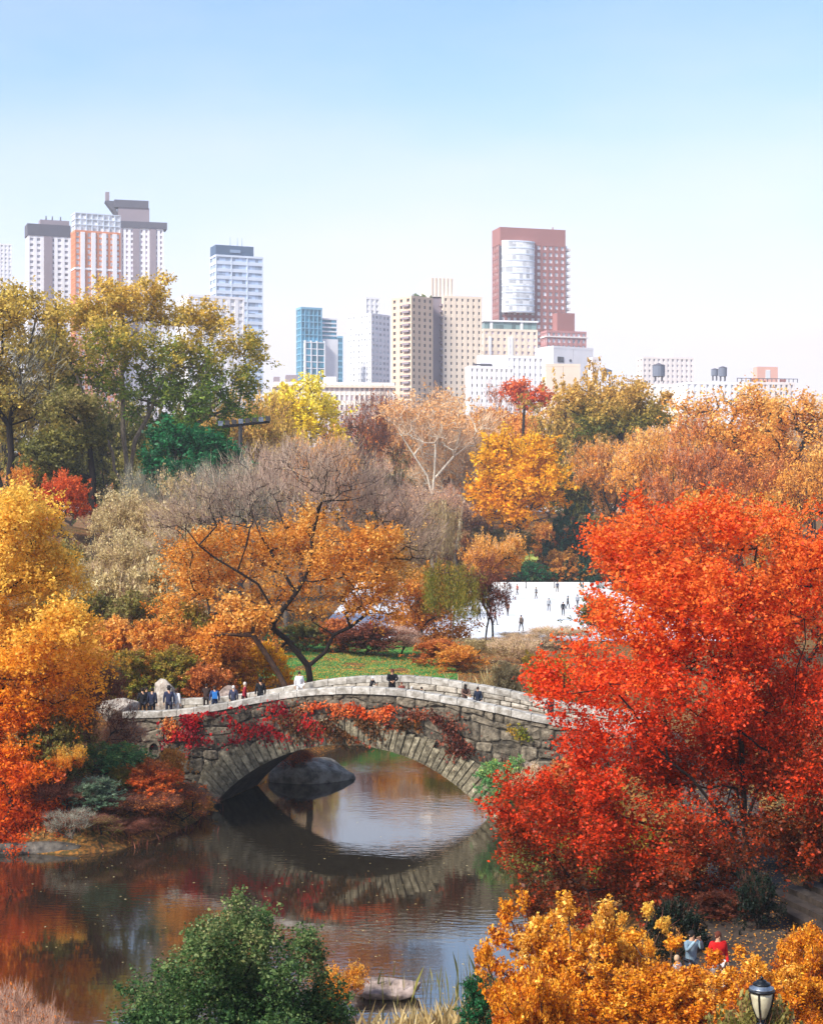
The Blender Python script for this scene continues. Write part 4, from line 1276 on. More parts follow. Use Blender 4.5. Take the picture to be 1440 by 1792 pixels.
hero('maple_tree', 'small orange red tree against the white block below the red tower', 'tree', 400, [(915, 760), (916, 730), (917, 715)],
     [(920, 680, 20, 16), (940, 690, 20, 16), (900, 690, 20, 16), (918, 700, 35, 12), (950, 705, 14, 10)],
     150, 22, .6, PAL['redorange'], BARK['dark'], r0=.06, seed=63, sigma=.8, seg=2.5, depth=.6)
T('maple_tree', 'small rust tree beside the orange red one below the white block', 'tree', 872, 500, 682, 50, 'wispy0', 'rust')
hero('maple_tree', 'golden round tree standing alone above the rink', 'tree', 303, [(907, 985), (907, 945), (906, 920)],
     [(905, 800, 62, 42), (865, 825, 45, 42), (948, 825, 45, 42), (905, 850, 78, 45), (860, 870, 38, 28), (955, 868, 38, 30), (905, 900, 45, 24), (880, 785, 38, 25), (935, 788, 38, 25), (920, 915, 30, 14)],
     760, 32, .52, PAL['gold'], BARK['dark'], r0=.045, seed=62, sigma=.70, seg=2.5, depth=.55, shell=.45)
T('oak_tree', 'yellow orange crown peeking out above the golden round tree', 'tree', 915, 430, 715, 130, 'round1', 'amber')
T('oak_tree', 'grey green crown between the golden tree and the umbrella tree', 'tree', 1005, 400, 722, 100, 'wispy2', 'tan', 'grey', 'grey')
hero('elm_tree', 'umbrella shaped green and gold tree on a forked trunk', 'tree', 285, [(1092, 930), (1092, 860), (1090, 800), (1085, 765)],
     [(1080, 685, 50, 24), (1035, 700, 42, 28), (1125, 695, 40, 26), (1150, 715, 24, 24), (1005, 700, 25, 22), (1080, 725, 75, 24), (1040, 735, 35, 16), (1130, 740, 30, 14), (1110, 668, 25, 12)],
     560, 26, .48, PAL['umbrella'], BARK['dark'], r0=.05, seed=64, sigma=.75, seg=2.5, depth=.6)
T('elm_tree', 'small green gold crown at the left of the umbrella shaped tree', 'tree', 1010, 340, 662, 70, 'round0', 'umbrella')
hero('willow_tree', 'tall orange crown with dark forked limbs, right of the umbrella shaped tree', 'tree', 262, [(1292, 960), (1290, 880), (1283, 845)],
     [(1235, 715, 45, 30), (1290, 705, 45, 28), (1215, 755, 35, 40), (1260, 770, 50, 40), (1325, 750, 40, 40), (1340, 715, 30, 25), (1290, 800, 50, 30), (1230, 810, 35, 25)],
     620, 20, .40, PAL['amber'], BARK['dark'], r0=.055, seed=66, sigma=.85, seg=2.5, depth=.7, alpha=.06, slen=3)
hero('willow_tree', 'orange crown with black reaching limbs at the right edge', 'tree', 250, [(1418, 960), (1416, 880), (1412, 850)],
     [(1380, 730, 35, 28), (1420, 735, 30, 30), (1365, 780, 30, 35), (1400, 800, 40, 30), (1455, 740, 35, 40), (1450, 800, 35, 35), (1345, 745, 20, 25)],
     480, 18, .40, PAL['amber'], BARK['dark'], r0=.060, seed=67, sigma=.85, seg=2.5, depth=.7, alpha=.06, slen=3)
T('willow_tree', 'pale orange crown cut by the right edge of the view', 'tree', 1440, 300, 715, 150, 'wispy0', 'peach', 'dark', 'beige')
T('bare_tree', 'thin leafless tree behind the black limbed one at the right edge', 'tree', 1400, 280, 705, 120, 'bare2', 'amber', 'dark', 'beige')
T('maple_tree', 'pinkish brown crown low in front of the tall orange one', 'tree', 1215, 240, 735, 130, 'wispy0', 'rust', 'dark', 'pink')
T('willow_tree', 'orange crown standing lower between the umbrella tree and the pinkish one', 'tree', 1140, 250, 755, 150, 'wispy2', 'amber', 'brown', 'beige')
T('willow_tree', 'tan orange crown below the umbrella shaped tree', 'tree', 1060, 306, 775, 130, 'wispy1', 'orange', 'dark', 'beige')
T('oak_tree', 'olive brown crown low behind the top of the red maple', 'tree', 1340, 210, 800, 150, 'wispy1', 'rust', 'dark', 'brown')
T('oak_tree', 'amber crown at the right edge above the red maple', 'tree', 1440, 200, 790, 140, 'wispy2', 'amber', 'dark')
T('oak_tree', 'grey tan thicket tree right of the dark spruce', 'tree', 1130, 312, 835, 130, 'wispy0', 'orange', 'dark', 'beige')
T('shrub', 'olive shrub on the slope under the golden round tree', 'shrub', 870, 322, 925, 110, 'dome1', 'olive', 'brown')
T('shrub', 'amber shrub on the slope right of the golden tree trunk', 'shrub', 955, 345, 915, 70, 'dome2', 'amber', 'brown')
T('shrub', 'rust shrub at the foot of the slope behind the spruces', 'shrub', 1010, 315, 930, 120, 'dome0', 'rust', 'brown')
T('shrub', 'brown shrub on the slope behind the left end of the rink', 'shrub', 790, 318, 940, 120, 'dome1', 'rust', 'brown')
T('shrub', 'tan brush along the near right edge of the rink', 'shrub', 975, 158, 1098, 110, 'twiggy2', 'tan', 'brown', 'beige')
T('shrub', 'tan brush along the near middle edge of the rink', 'shrub', 900, 160, 1108, 100, 'twiggy0', 'tan', 'brown', 'beige')
T('spruce_tree', 'dark green spruce on the slope above the rink', 'tree', 990, 307, 875, 80, 'conifer', 'spruce', 'dark', base=1)
T('spruce_tree', 'smaller blue green spruce close beside the dark one', 'tree', 1028, 304, 892, 50, 'conifer', 'spruce', 'dark', base=1)
T('oak_tree', 'olive crown peeking between the spruces and the golden tree', 'tree', 1000, 340, 810, 120, 'round2', 'olive', 'dark')
for i, (px, D, tp, w, a, p, lab) in enumerate([
    (690, 420, 730, 150, 'round0', 'amber', 'dull orange crown far behind the white limbed tree'),
    (840, 430, 720, 140, 'wispy1', 'amber', 'yellowish crown far behind, left of the golden round tree'),
    (790, 350, 790, 170, 'wispy2', 'maroon', 'dark purplish thicket tree behind the white limbs'),
    (690, 330, 790, 120, 'wispy0', 'olive', 'dark olive thicket tree below the small orange red crown'),
    (600, 360, 760, 120, 'round1', 'tan', 'tan crown far behind the pink grey bare tree'),
    (470, 380, 745, 110, 'round2', 'elm', 'olive gold crown behind the floodlight mast'),
    (1120, 360, 735, 160, 'wispy1', 'amber', 'hazy orange crown behind the forked trunk of the umbrella tree'),
    (1300, 350, 735, 200, 'round2', 'amber', 'hazy orange mass behind the two tall orange crowns'),
    (860, 400, 800, 140, 'round0', 'rust', 'rust crown low behind the trunk of the golden round tree'),
    (960, 410, 800, 140, 'round1', 'amber', 'amber crown low between golden tree and spruces, far back'),
    (1060, 400, 790, 150, 'wispy0', 'orange', 'orange tan crown far back right of the spruces'),
    (900, 450, 770, 140, 'round2', 'olive', 'olive crown farthest back behind the golden round tree'),
    (760, 400, 800, 160, 'wispy1', 'rust', 'rust crown low behind the white limbed tree'),
    (660, 400, 800, 140, 'round0', 'tan', 'tan crown low behind the mauve bare tree'),
    (560, 400, 800, 140, 'round1', 'orange', 'orange crown low behind the pink grey bare crowns'),
    (380, 330, 760, 160, 'wispy2', 'olive', 'olive crown far behind the emerald trees'),
    (250, 330, 760, 180, 'wispy1', 'elm', 'gold green crown far behind the elm trunk'),
    (120, 320, 740, 180, 'wispy0', 'elm', 'gold green crown far behind the dark trunk on the hill'),
    (10, 310, 720, 160, 'wispy2', 'olive', 'olive crown far behind the left edge elm'),
    (1420, 330, 780, 180, 'round1', 'orange', 'orange crown low far behind the right edge trees'),
    (1200, 380, 725, 120, 'round0', 'tan', 'pale tan crown right of the umbrella shaped tree')]):
    T('oak_tree', lab, 'tree', px, D, tp, w, a, p, 'brown', 'beige')

rgw = np.random.default_rng(77)
nw = 60000
wx = rgw.uniform(-190, 230, nw); wy = rgw.uniform(470, 560, nw)
wt = 15 + 3.5 * np.sin(wx * .21) * np.sin(wy * .13 + 1) + 2 * np.sin(wx * .53 + 2)
P_ = np.stack([wx, wy, hgt(wx, wy) + wt * rgw.uniform(0, 1, nw) ** .45], 1)
lf_ = np.stack([rgw.uniform(0, 1, nw) * .4 + .3, .5 + .5 * np.sin(wx * .09 + 1) * np.cos(wy * .1), rgw.uniform(0, 1, nw)], 1)
tag(link('woods', leaf_mesh(rgw, 'woods', P_, 1.5, lf_), None, PAL['orange']), 'far off autumn wood below the skyline', 'woods', kind='stuff')

# left hill
hero('elm_tree', 'great golden green elm with pale forked trunk on the left hill', 'tree', 190, [(222, 905), (224, 860), (222, 800), (216, 755)],
     [(150, 545, 55, 42), (235, 528, 60, 42), (105, 585, 42, 45), (310, 565, 55, 45), (375, 575, 45, 40), (430, 640, 36, 55), (200, 600, 70, 50), (290, 630, 70, 55), (370, 655, 60, 50), (270, 505, 30, 20),
      (170, 680, 55, 45), (310, 710, 62, 45), (405, 715, 40, 35), (120, 650, 45, 50), (350, 765, 50, 22), (150, 740, 35, 30), (250, 690, 50, 40), (190, 505, 35, 20)],
     1900, 28, .30, PAL['elm'], BARK['grey'], limbs_px=[[(222, 880), (196, 790), (160, 700), (125, 630)], [(223, 870), (216, 760), (208, 650), (212, 560)], [(224, 865), (243, 770), (290, 680), (345, 600)], [(224, 885), (262, 800), (330, 745), (410, 700)], [(208, 650), (240, 590), (270, 530)]], r0=.027, seed=11, sigma=.55, seg=2.0, depth=.7, alpha=.10, trunk_r=1.0, shell=.5, subr=.26, huef=lambda P: np.clip((P[:, 2] - 20 + 0.12 * np.abs(P[:, 0] + 29)) / 21, 0, 1))
hero('elm_tree', 'yellow topped greyish elm cut by the left edge', 'tree', 182, [(15, 860), (20, 800), (18, 745)],
     [(-10, 520, 60, 35), (40, 545, 55, 40), (20, 600, 60, 50), (70, 620, 50, 50), (-20, 640, 60, 60), (40, 690, 60, 40), (95, 700, 40, 40), (110, 770, 40, 25), (0, 730, 50, 30)],
     800, 26, .36, PAL['elmgrey'], BARK['dark'], r0=.032, seed=12, sigma=.6, seg=2.0, twig_px=[(10, 580, 60, 60), (60, 650, 60, 60)], ntwig=200, twigpal=TWIG['grey'], twl=1.6, tww=.05,
     huef=lambda P: np.clip((P[:, 2] - 22) / 16, 0, 1) * 1.0)
hero('oak_tree', 'dark trunked green tree standing left of the great elm', 'tree', 172, [(163, 900), (162, 840), (155, 770)],
     [(125, 720, 40, 35), (100, 770, 35, 30), (110, 840, 40, 25), (60, 800, 40, 30), (170, 760, 22, 25)],
     420, 34, .32, PAL['olive'], BARK['dark'], r0=.04, seed=13, sigma=.5, seg=2.0)
T('maple_tree', 'small fiery orange maple left of the dark trunk on the hill', 'tree', 112, 158, 828, 92, 'round2', 'redorange', 'dark', base=12)
T('maple_tree', 'dull orange maple behind the fiery one on the hill', 'tree', 60, 175, 800, 90, 'round0', 'orange', 'dark')
hero('evergreen_tree', 'emerald green spreading tree low under the right side of the great elm', 'tree', 172, [(345, 900), (345, 840)],
     [(300, 800, 40, 26), (350, 785, 45, 28), (395, 790, 35, 26), (330, 825, 60, 22), (390, 820, 35, 18), (270, 810, 25, 20), (310, 765, 40, 20), (370, 765, 35, 18)],
     450, 30, .34, PAL['emerald'], BARK['dark'], r0=.03, seed=68, sigma=.5, seg=2, depth=.6)
T('evergreen_tree', 'olive dark tree in the shade right of the elm trunk', 'tree', 280, 205, 755, 100, 'round0', 'olive', 'dark')
T('spruce_tree', 'bluish green dark tree behind the pink grey bare shrubs', 'tree', 400, 200, 800, 90, 'round2', 'spruce', 'dark')
T('oak_tree', 'olive gold crown filling the gap right of the great elm', 'tree', 440, 235, 690, 90, 'wispy2', 'umbrella', 'brown')
T('oak_tree', 'shaded olive crown behind the trunk of the great elm', 'tree', 200, 240, 700, 200, 'round1', 'olive', 'dark')
T('oak_tree', 'olive tan crown behind the yellow topped elm', 'tree', 40, 230, 640, 180, 'wispy1', 'elmgrey', 'dark', 'grey')
T('oak_tree', 'second shaded olive crown behind the elm, towards the mast', 'tree', 330, 250, 690, 180, 'round0', 'olive', 'dark')
T('bare_shrub', 'whitish leafless shrub at the foot of the great elm', 'shrub', 265, 168, 820, 110, 'bare2', 'tan', 'grey', 'grey')
T('bare_shrub', 'beige bare shrub on the hill below the elm trunk', 'shrub', 225, 150, 862, 150, 'wispy2', 'tan', 'brown', 'beige')
T('bare_shrub', 'beige bare shrub with yellowish leaves right of the elm foot', 'shrub', 310, 146, 838, 170, 'wispy0', 'tan', 'brown', 'beige')
T('bare_shrub', 'grey green bare shrub behind the pink grey crown', 'shrub', 400, 158, 812, 150, 'bare2', 'tan', 'grey', 'grey')
T('bare_tree', 'pink grey bare crown rising behind the top of the central orange tree', 'tree', 500, 188, 795, 190, 'bare0', 'tan', 'grey', 'pink')
T('bare_tree', 'pink grey bare crown at the right of its twin behind the orange tree', 'tree', 645, 306, 815, 150, 'bare1', 'tan', 'grey', 'pink')
T('bare_tree', 'thin mauve bare crown right of the central orange tree', 'tree', 745, 304, 850, 160, 'bare2', 'peach', 'brown', 'pink')
T('willow_tree', 'pale grey green willow behind the bare crowns', 'tree', 762, 303, 862, 90, 'hang0', 'tan', 'grey')
T('bare_tree', 'brown bare tree between the mauve crown and the golden tree', 'tree', 815, 318, 868, 90, 'bare0', 'rust', 'brown', 'brown')
T('oak_tree', 'pale yellow tree on the near side of the rink', 'tree', 862, 165, 935, 105, 'wispy1', 'amber', 'dark', 'beige')
T('maple_tree', 'maroon leaved small tree at the left end of the rink', 'tree', 850, 160, 975, 90, 'wispy0', 'maroon', 'dark', 'brown')
T('willow_tree', 'green gold weeping tree left of the rink', 'tree', 792, 160, 975, 100, 'hang1', 'willowgreen', 'brown')
T('willow_tree', 'second weeping tree close at the left of the green gold one', 'tree', 760, 168, 985, 80, 'hang2', 'willowgreen', 'brown')
T('evergreen_shrub', 'round emerald evergreen at the far edge of the rink', 'shrub', 932, 303, 984, 58, 'dome0', 'emerald', 'dark')
T('shrub', 'tan shrub beyond the rink right of the emerald evergreen', 'shrub', 985, 305, 962, 70, 'dome1', 'amber', 'brown')
T('shrub', 'orange brown shrub beyond the rink near the parked cars', 'shrub', 1040, 306, 950, 90, 'dome2', 'orange', 'brown')
T('shrub', 'yellow green shrub beyond the rink left of the evergreen', 'shrub', 898, 306, 985, 60, 'dome0', 'tan', 'brown')
T('shrub', 'brown shrub at the far left corner of the rink', 'shrub', 850, 304, 965, 80, 'dome1', 'rust', 'brown')
T('shrub', 'dull green shrub on the slope above the rink', 'shrub', 1040, 330, 905, 100, 'dome2', 'olive', 'dark')
T('shrub', 'grey olive bush at the right corner of the rink', 'shrub', 1050, 168, 1046, 80, 'dome1', 'olive', 'dark')
T('shrub', 'small dark orange bush behind the rink fence', 'shrub', 1080, 300, 930, 80, 'dome0', 'orange', 'dark')

# behind the rink line, beyond the left bank: shrub belts
belt = [
 (175, 135, 950, 130, 'wispy0', 'tan', 'beige', 'beige twiggy shrub high on the left slope'),
 (240, 132, 925, 140, 'wispy1', 'tan', 'beige', 'beige pink twiggy shrub left of the central orange tree'),
 (285, 128, 985, 120, 'dome0', 'tan', 'beige', 'tan leaved shrub under the beige twiggy ones'),
 (200, 124, 1000, 120, 'dome1', 'tan', 'beige', 'orange tan shrub above the olive thicket'),
 (160, 118, 1040, 110, 'dome2', 'olive', 'brown', 'olive shrub beside the orange maple'),
 (250, 117, 1045, 130, 'dome1', 'olive', 'brown', 'olive and rust shrub in the middle of the left slope'),
 (330, 116, 1060, 110, 'dome0', 'willowgreen', 'brown', 'green gold shrub left of the central orange tree'),
 (190, 112, 1085, 110, 'dome0', 'amber', 'brown', 'orange shrub on the slope above the pale boulders'),
 (270, 110, 1090, 120, 'dome2', 'orange', 'brown', 'orange shrub above the dark clothed group'),
 (350, 111, 1095, 110, 'dome1', 'amber', 'brown', 'orange shrub above the person in blue'),
 (150, 108, 1130, 100, 'dome1', 'orange', 'brown', 'rust shrub right of the orange maple at path level'),
 (225, 105, 1140, 100, 'dome2', 'willowgreen', 'brown', 'green gold low shrub above the left end of the bridge'),
 (305, 106, 1135, 100, 'dome0', 'willowgreen', 'brown', 'green and ochre low shrub behind the boulder on the bridge approach'),
 (395, 112, 1120, 120, 'dome2', 'orange', 'brown', 'orange low shrub left of the orange tree trunk'),
 (455, 112, 1130, 90, 'dome0', 'gold', 'brown', 'golden low shrub between the leaning limb and the trunk'),
 (360, 105, 1165, 80, 'dome1', 'rust', 'brown', 'rust brown low shrub beside the far parapet'),
 (120, 140, 955, 90, 'dome0', 'olive', 'brown', 'dark olive shrub high beside the yellow maple top'),
 (345, 140, 925, 130, 'wispy2', 'tan', 'grey', 'grey twiggy shrub behind the left limbs of the orange tree'),
]
for i, (px, D, tp, w, a, p, tw, lab) in enumerate(belt):
    T('shrub', lab, 'shrub', px, D, tp, w, a, p, 'brown', tw)
T('shrub', 'low dark brown hedge at the back of the green lawn', 'shrub', 640, 145, 1094, 110, 'dome1', 'maroon', 'dark')
T('shrub', 'second dark brown bush at the back of the lawn, by the rink', 'shrub', 700, 146, 1100, 80, 'twiggy0', 'maroon', 'dark', 'pink')
T('shrub', 'dark olive bush at the back of the lawn beside the orange tree trunk', 'shrub', 535, 146, 1088, 80, 'dome0', 'olive', 'dark')
T('shrub', 'rust bush at the left back corner of the lawn', 'shrub', 585, 146, 1084, 80, 'dome2', 'rust', 'dark')
T('shrub', 'rust orange bush on the right shore behind the bridge', 'shrub', 770, 138, 1120, 90, 'dome0', 'rust', 'brown')
T('shrub', 'tan grassy bush behind the right part of the bridge', 'shrub', 838, 142, 1115, 100, 'hang1', 'tan', 'brown')
T('shrub', 'pale straw coloured bush behind the parapet, right of the tan one', 'shrub', 905, 134, 1118, 100, 'twiggy1', 'tan', 'beige')
T('shrub', 'olive tan bush low behind the right end of the bridge', 'shrub', 960, 110, 1150, 90, 'dome1', 'willowgreen', 'brown')
T('shrub', 'yellow green bush beside the right end of the far parapet', 'shrub', 885, 122, 1160, 60, 'dome2', 'tan', 'brown')
T('shrub', 'rusty bush on the right shore below the green gold weeping tree', 'shrub', 800, 134, 1130, 80, 'dome1', 'orange', 'brown')
T('maple_tree', 'brown orange tree hidden behind the red maple at the right edge', 'tree', 1400, 110, 960, 260, 'wispy0', 'rust', 'dark')
T('oak_tree', 'orange brown tree behind the left shoulder of the red maple', 'tree', 1150, 130, 900, 220, 'wispy2', 'redorange', 'dark')
T('oak_tree', 'dull orange tree behind the middle of the red maple', 'tree', 1290, 140, 860, 220, 'wispy1', 'orange', 'dark')

# central orange tree leaning over the bridge
hero('oak_tree', 'spreading orange leaved tree with dark crooked limbs and bare twigs on top, behind the bridge', 'tree', 112.5, [(542, 1225), (541, 1185), (540, 1166)],
     [(345, 1015, 62, 45), (320, 960, 45, 35), (400, 965, 66, 45), (420, 1085, 62, 50), (375, 1130, 50, 30), (505, 945, 66, 38), (520, 1030, 60, 50), (590, 985, 58, 45), (645, 960, 58, 42), (690, 1000, 45, 40),
      (655, 1055, 50, 34), (450, 1010, 55, 45), (590, 1050, 42, 28), (460, 1135, 34, 28), (300, 1060, 40, 40), (560, 905, 45, 25)],
     1700, 26, .17, PAL['orange'], BARK['dark'], limbs_px=[[(540, 1168), (505, 1122), (478, 1092), (482, 1058), (455, 1015), (385, 975), (335, 925)], [(540, 1166), (588, 1112), (640, 1078), (612, 1040), (600, 1012), (640, 960), (700, 905)], [(482, 1060), (520, 1035), (545, 985), (560, 900), (575, 840)], [(640, 1078), (690, 1075), (720, 1050)], [(478, 1092), (430, 1075), (370, 1070)], [(455, 1015), (455, 940), (430, 870)]], r0=.0088, seed=21, sigma=.36, seg=1.0, depth=.9, alpha=.08, trunk_r=1.35, shell=.5, subr=.27, slen=2.6,
     twig_px=[(330, 905, 70, 50), (400, 870, 70, 55), (470, 840, 75, 55), (560, 835, 75, 60), (640, 860, 70, 60), (710, 905, 60, 50), (290, 950, 40, 40), (740, 950, 50, 40), (520, 800, 60, 25), (600, 805, 50, 25)],
     ntwig=1500, twigpal=TWIG['mauve'], twl=1.0, tww=.018, tper=7)
hero('oak_tree', 'rust orange tree between the lawn and the weeping tree, behind the bridge', 'tree', 166, [(735, 1190), (737, 1150), (738, 1110)],
     [(705, 1030, 50, 35), (745, 1065, 52, 45), (778, 1110, 48, 42), (722, 1140, 42, 30), (790, 1040, 30, 35), (700, 1085, 40, 35), (760, 1150, 40, 25)],
     700, 32, .22, PAL['orange'], BARK['dark'], r0=.016, seed=23, sigma=.46, seg=1.2, depth=.7, alpha=.12, shell=.5)
hero('leaning_tree', 'rust trunked tree leaning left of the central orange tree', 'tree', 108, [(505, 1210), (470, 1150), (440, 1110)],
     [(400, 1100, 45, 30), (360, 1120, 35, 25), (430, 1070, 40, 30)], 160, 26, .2, PAL['orange'], BARK['brown'], r0=.03, seed=22, sigma=.4, seg=1.0)

# left bank maple and shrubs by the water
hero('maple_tree', 'yellow topped maple turning orange and red towards the water, left edge', 'tree', 80, [(-60, 1400), (-50, 1250), (-30, 1100), (-10, 1000)],
     [(15, 875, 45, 60), (70, 930, 38, 60), (20, 960, 60, 60), (110, 1000, 42, 38), (50, 1040, 75, 55), (-30, 1000, 60, 80), (90, 1100, 60, 45), (30, 1130, 70, 50), (130, 1175, 52, 36), (60, 1200, 75, 50),
      (10, 1250, 60, 50), (100, 1240, 40, 28), (-30, 1180, 60, 90), (20, 1330, 55, 55), (60, 1340, 35, 30), (10, 1400, 45, 40), (40, 1445, 60, 36), (90, 1470, 30, 20), (150, 1150, 25, 20), (-20, 1450, 50, 40)],
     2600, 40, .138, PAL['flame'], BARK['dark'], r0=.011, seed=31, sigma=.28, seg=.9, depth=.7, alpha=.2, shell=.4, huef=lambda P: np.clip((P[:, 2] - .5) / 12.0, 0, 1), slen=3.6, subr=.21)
bank = [
 ('bare_shrub', 165, 85, 1168, 125, 'twiggy0', 'maroon', 'brown', 'mauve brown bare shrub left of the pale boulder'),
 ('bare_shrub', 210, 86.5, 1262, 80, 'twiggy1', 'rust', 'pink', 'reddish bare shrub hanging beside the drain mouth'),
 ('bare_shrub', 120, 83, 1240, 110, 'twiggy2', 'olive', 'brown', 'dark bare shrub over the olive shrub on the bank'),
 ('shrub', 85, 81, 1250, 120, 'dome0', 'olive', 'brown', 'olive shrub under the orange maple foliage'),
 ('shrub', 200, 84.2, 1302, 110, 'dome1', 'shrubgreen', 'brown', 'fresh green shrub on the bank below the boulders'),
 ('sapling', 118, 79.4, 1305, 46, 'wispy1', 'flame', 'brown', 'little orange sapling against the olive shrub'),
 ('shrub', 165, 80, 1362, 95, 'dome2', 'greygreen', 'grey', 'grey green shrub reaching down to the water'),
 ('shrub', 212, 83.0, 1340, 50, 'dome0', 'willowgreen', 'brown', 'yellowish green small shrub on the bank'),
 ('shrub', 262, 83.4, 1334, 120, 'dome0', 'flamered', 'brown', 'flaming orange shrub beside the foot of the arch'),
 ('shrub', 300, 87.0, 1312, 50, 'dome1', 'orange', 'brown', 'rust orange small shrub against the bridge wall'),
 ('shrub', 205, 80.5, 1392, 90, 'twiggy0', 'maroon', 'brown', 'brown twiggy shrub below the fresh green one'),
 ('shrub', 258, 81.6, 1385, 120, 'twiggy1', 'rust', 'brown', 'brown red twiggy shrub at the water below the flaming one'),
 ('shrub', 318, 84.2, 1375, 95, 'twiggy2', 'rust', 'brown', 'brown orange twiggy shrub touching the arch foot'),
 ('shrub', 92, 79.6, 1365, 110, 'twiggy1', 'maroon', 'brown', 'dark maroon thicket left of the grey green shrub'),
 ('shrub', 125, 77.9, 1420, 90, 'twiggy2', 'maroon', 'grey', 'dark bare thicket overhanging the water'),
 ('shrub', 178, 78.4, 1436, 70, 'twiggy0', 'olive', 'brown', 'low olive twigs trailing into the water'),
 ('shrub', 235, 79.9, 1434, 80, 'twiggy2', 'maroon', 'brown', 'low brown brush dipping into the water left of the arch foot'),
 ('shrub', 345, 86.6, 1392, 60, 'dome2', 'orange', 'brown', 'small tawny shrub pressed against the long voussoirs'),
]
for nm, px, D, tp, w, a, p, tw, lab in bank:
    T(nm, lab, 'shrub', px, D, tp, w, a, p, 'dark', tw)
# right bank near the arch
T('shrub', 'orange bush growing against the boulder seen through the arch', 'shrub', 520, 98.6, 1312, 75, 'twiggy1', 'redorange', 'dark', 'brown', base=0.2)
T('shrub', 'green leafy bush at the right foot of the arch', 'shrub', 880, 85.0, 1330, 80, 'dome1', 'shrubgreen', 'brown', base=0.4)
T('shrub', 'olive grassy bush in front of the right end of the bridge wall', 'shrub', 930, 84, 1345, 90, 'twiggy1', 'willowgreen', 'beige')
T('shrub', 'dark rust bush under the red maple, near the bridge wall', 'shrub', 1000, 80, 1330, 120, 'dome0', 'rust', 'brown')
T('shrub', 'dark green bush under the red maple by the water', 'shrub', 930, 74, 1440, 90, 'dome2', 'olive', 'brown')

# the red maple
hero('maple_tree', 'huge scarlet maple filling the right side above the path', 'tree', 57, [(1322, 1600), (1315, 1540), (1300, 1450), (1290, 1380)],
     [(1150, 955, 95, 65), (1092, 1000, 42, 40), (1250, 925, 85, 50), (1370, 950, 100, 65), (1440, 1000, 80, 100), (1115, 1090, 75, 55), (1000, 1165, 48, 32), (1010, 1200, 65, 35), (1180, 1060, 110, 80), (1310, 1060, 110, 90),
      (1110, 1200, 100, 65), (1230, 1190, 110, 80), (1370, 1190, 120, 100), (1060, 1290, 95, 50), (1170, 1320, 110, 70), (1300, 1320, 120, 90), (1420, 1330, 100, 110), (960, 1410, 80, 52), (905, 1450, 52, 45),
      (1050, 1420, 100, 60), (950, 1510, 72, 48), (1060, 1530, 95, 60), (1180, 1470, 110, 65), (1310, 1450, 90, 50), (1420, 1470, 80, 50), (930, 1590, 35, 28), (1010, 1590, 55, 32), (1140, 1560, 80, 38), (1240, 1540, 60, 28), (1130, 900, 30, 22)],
     5000, 37, .108, PAL['red'], BARK['dark'], limbs_px=[[(1312, 1520), (1240, 1390), (1130, 1285), (1060, 1190)], [(1310, 1490), (1300, 1300), (1255, 1150), (1212, 1045), (1150, 970)], [(1312, 1460), (1380, 1250), (1405, 1080)], [(1312, 1530), (1190, 1455), (1060, 1430), (960, 1415)], [(1255, 1150), (1300, 1040), (1320, 960)]], r0=.0062, seed=41, sigma=.25, seg=.7, depth=.75, alpha=.08, shell=.42, trunk_r=1.0, slen=3.0, subr=.22, huef=lambda P: np.clip((P[:, 2] - 2.5) / 9.5 - np.clip((P[:, 0] - 7) / 11, 0, 1) * .40, 0, 1))  # huef also paints in crown shade: leaves browner low and to the right

T('yew_shrub', 'nearly black yew bush under the lowest leaves of the red maple', 'shrub', 1178, 50.5, 1575, 95, 'dome0', 'yew', 'dark')
T('yew_shrub', 'nearly black conical yew in front of the red maple trunk', 'shrub', 1322, 53, 1530, 75, 'dome1', 'yew', 'dark')
T('shrub', 'dark rust hedge between the yews and the stone steps', 'shrub', 1260, 54.5, 1590, 110, 'dome2', 'maroon', 'dark')
T('shrub', 'maroon low bush behind the stone steps at the right edge', 'shrub', 1440, 62, 1545, 120, 'dome1', 'maroon', 'dark')
T('shrub', 'dark bare thicket behind the red maple trunk', 'shrub', 1370, 63, 1500, 160, 'twiggy1', 'maroon', 'dark', 'brown')

T('shrub', 'low rust shrub beside the path near the right edge, below the steps', 'shrub', 1415, 49.5, 1632, 90, 'dome2', 'rust', 'dark')

# near shore
hero('holly_tree', 'dark green small leaved tree on the near shore, lower middle', 'tree', 41, [(415, 1900), (412, 1800), (410, 1740)],
     [(405, 1640, 62, 48), (455, 1620, 50, 42), (345, 1690, 62, 50), (420, 1720, 80, 62), (500, 1690, 62, 58), (550, 1650, 28, 34), (300, 1760, 75, 55), (400, 1800, 100, 60), (520, 1780, 85, 70), (570, 1760, 45, 60), (250, 1800, 50, 40),
      (345, 1620, 20, 22), (430, 1580, 24, 18), (600, 1810, 40, 50), (450, 1880, 160, 70), (300, 1880, 110, 60)],
     2500, 40, .075, PAL['green'], BARK['dark'], r0=.006, seed=51, sigma=.16, seg=.4, depth=.7, shell=.42, alpha=.2)


def golden_bush(seed, key):
    g = np.random.default_rng(seed)
    sh_ = [(g.uniform(-.36, .36), g.uniform(-.36, .36), g.uniform(.74, .92), .03, .03, .09) for _ in range(34)]
    archetype(key, seed, lobes(g, 22, (0, 0, 0.56), (0.42, 0.42, 0.28), 0.12) + sh_ + [(0, 0, .45, .38, .38, .3)], 900, 46, 0.023, 0.1, 0.034, stems=6, r0=.0028, tw=100, twl=.12, tww=.003)


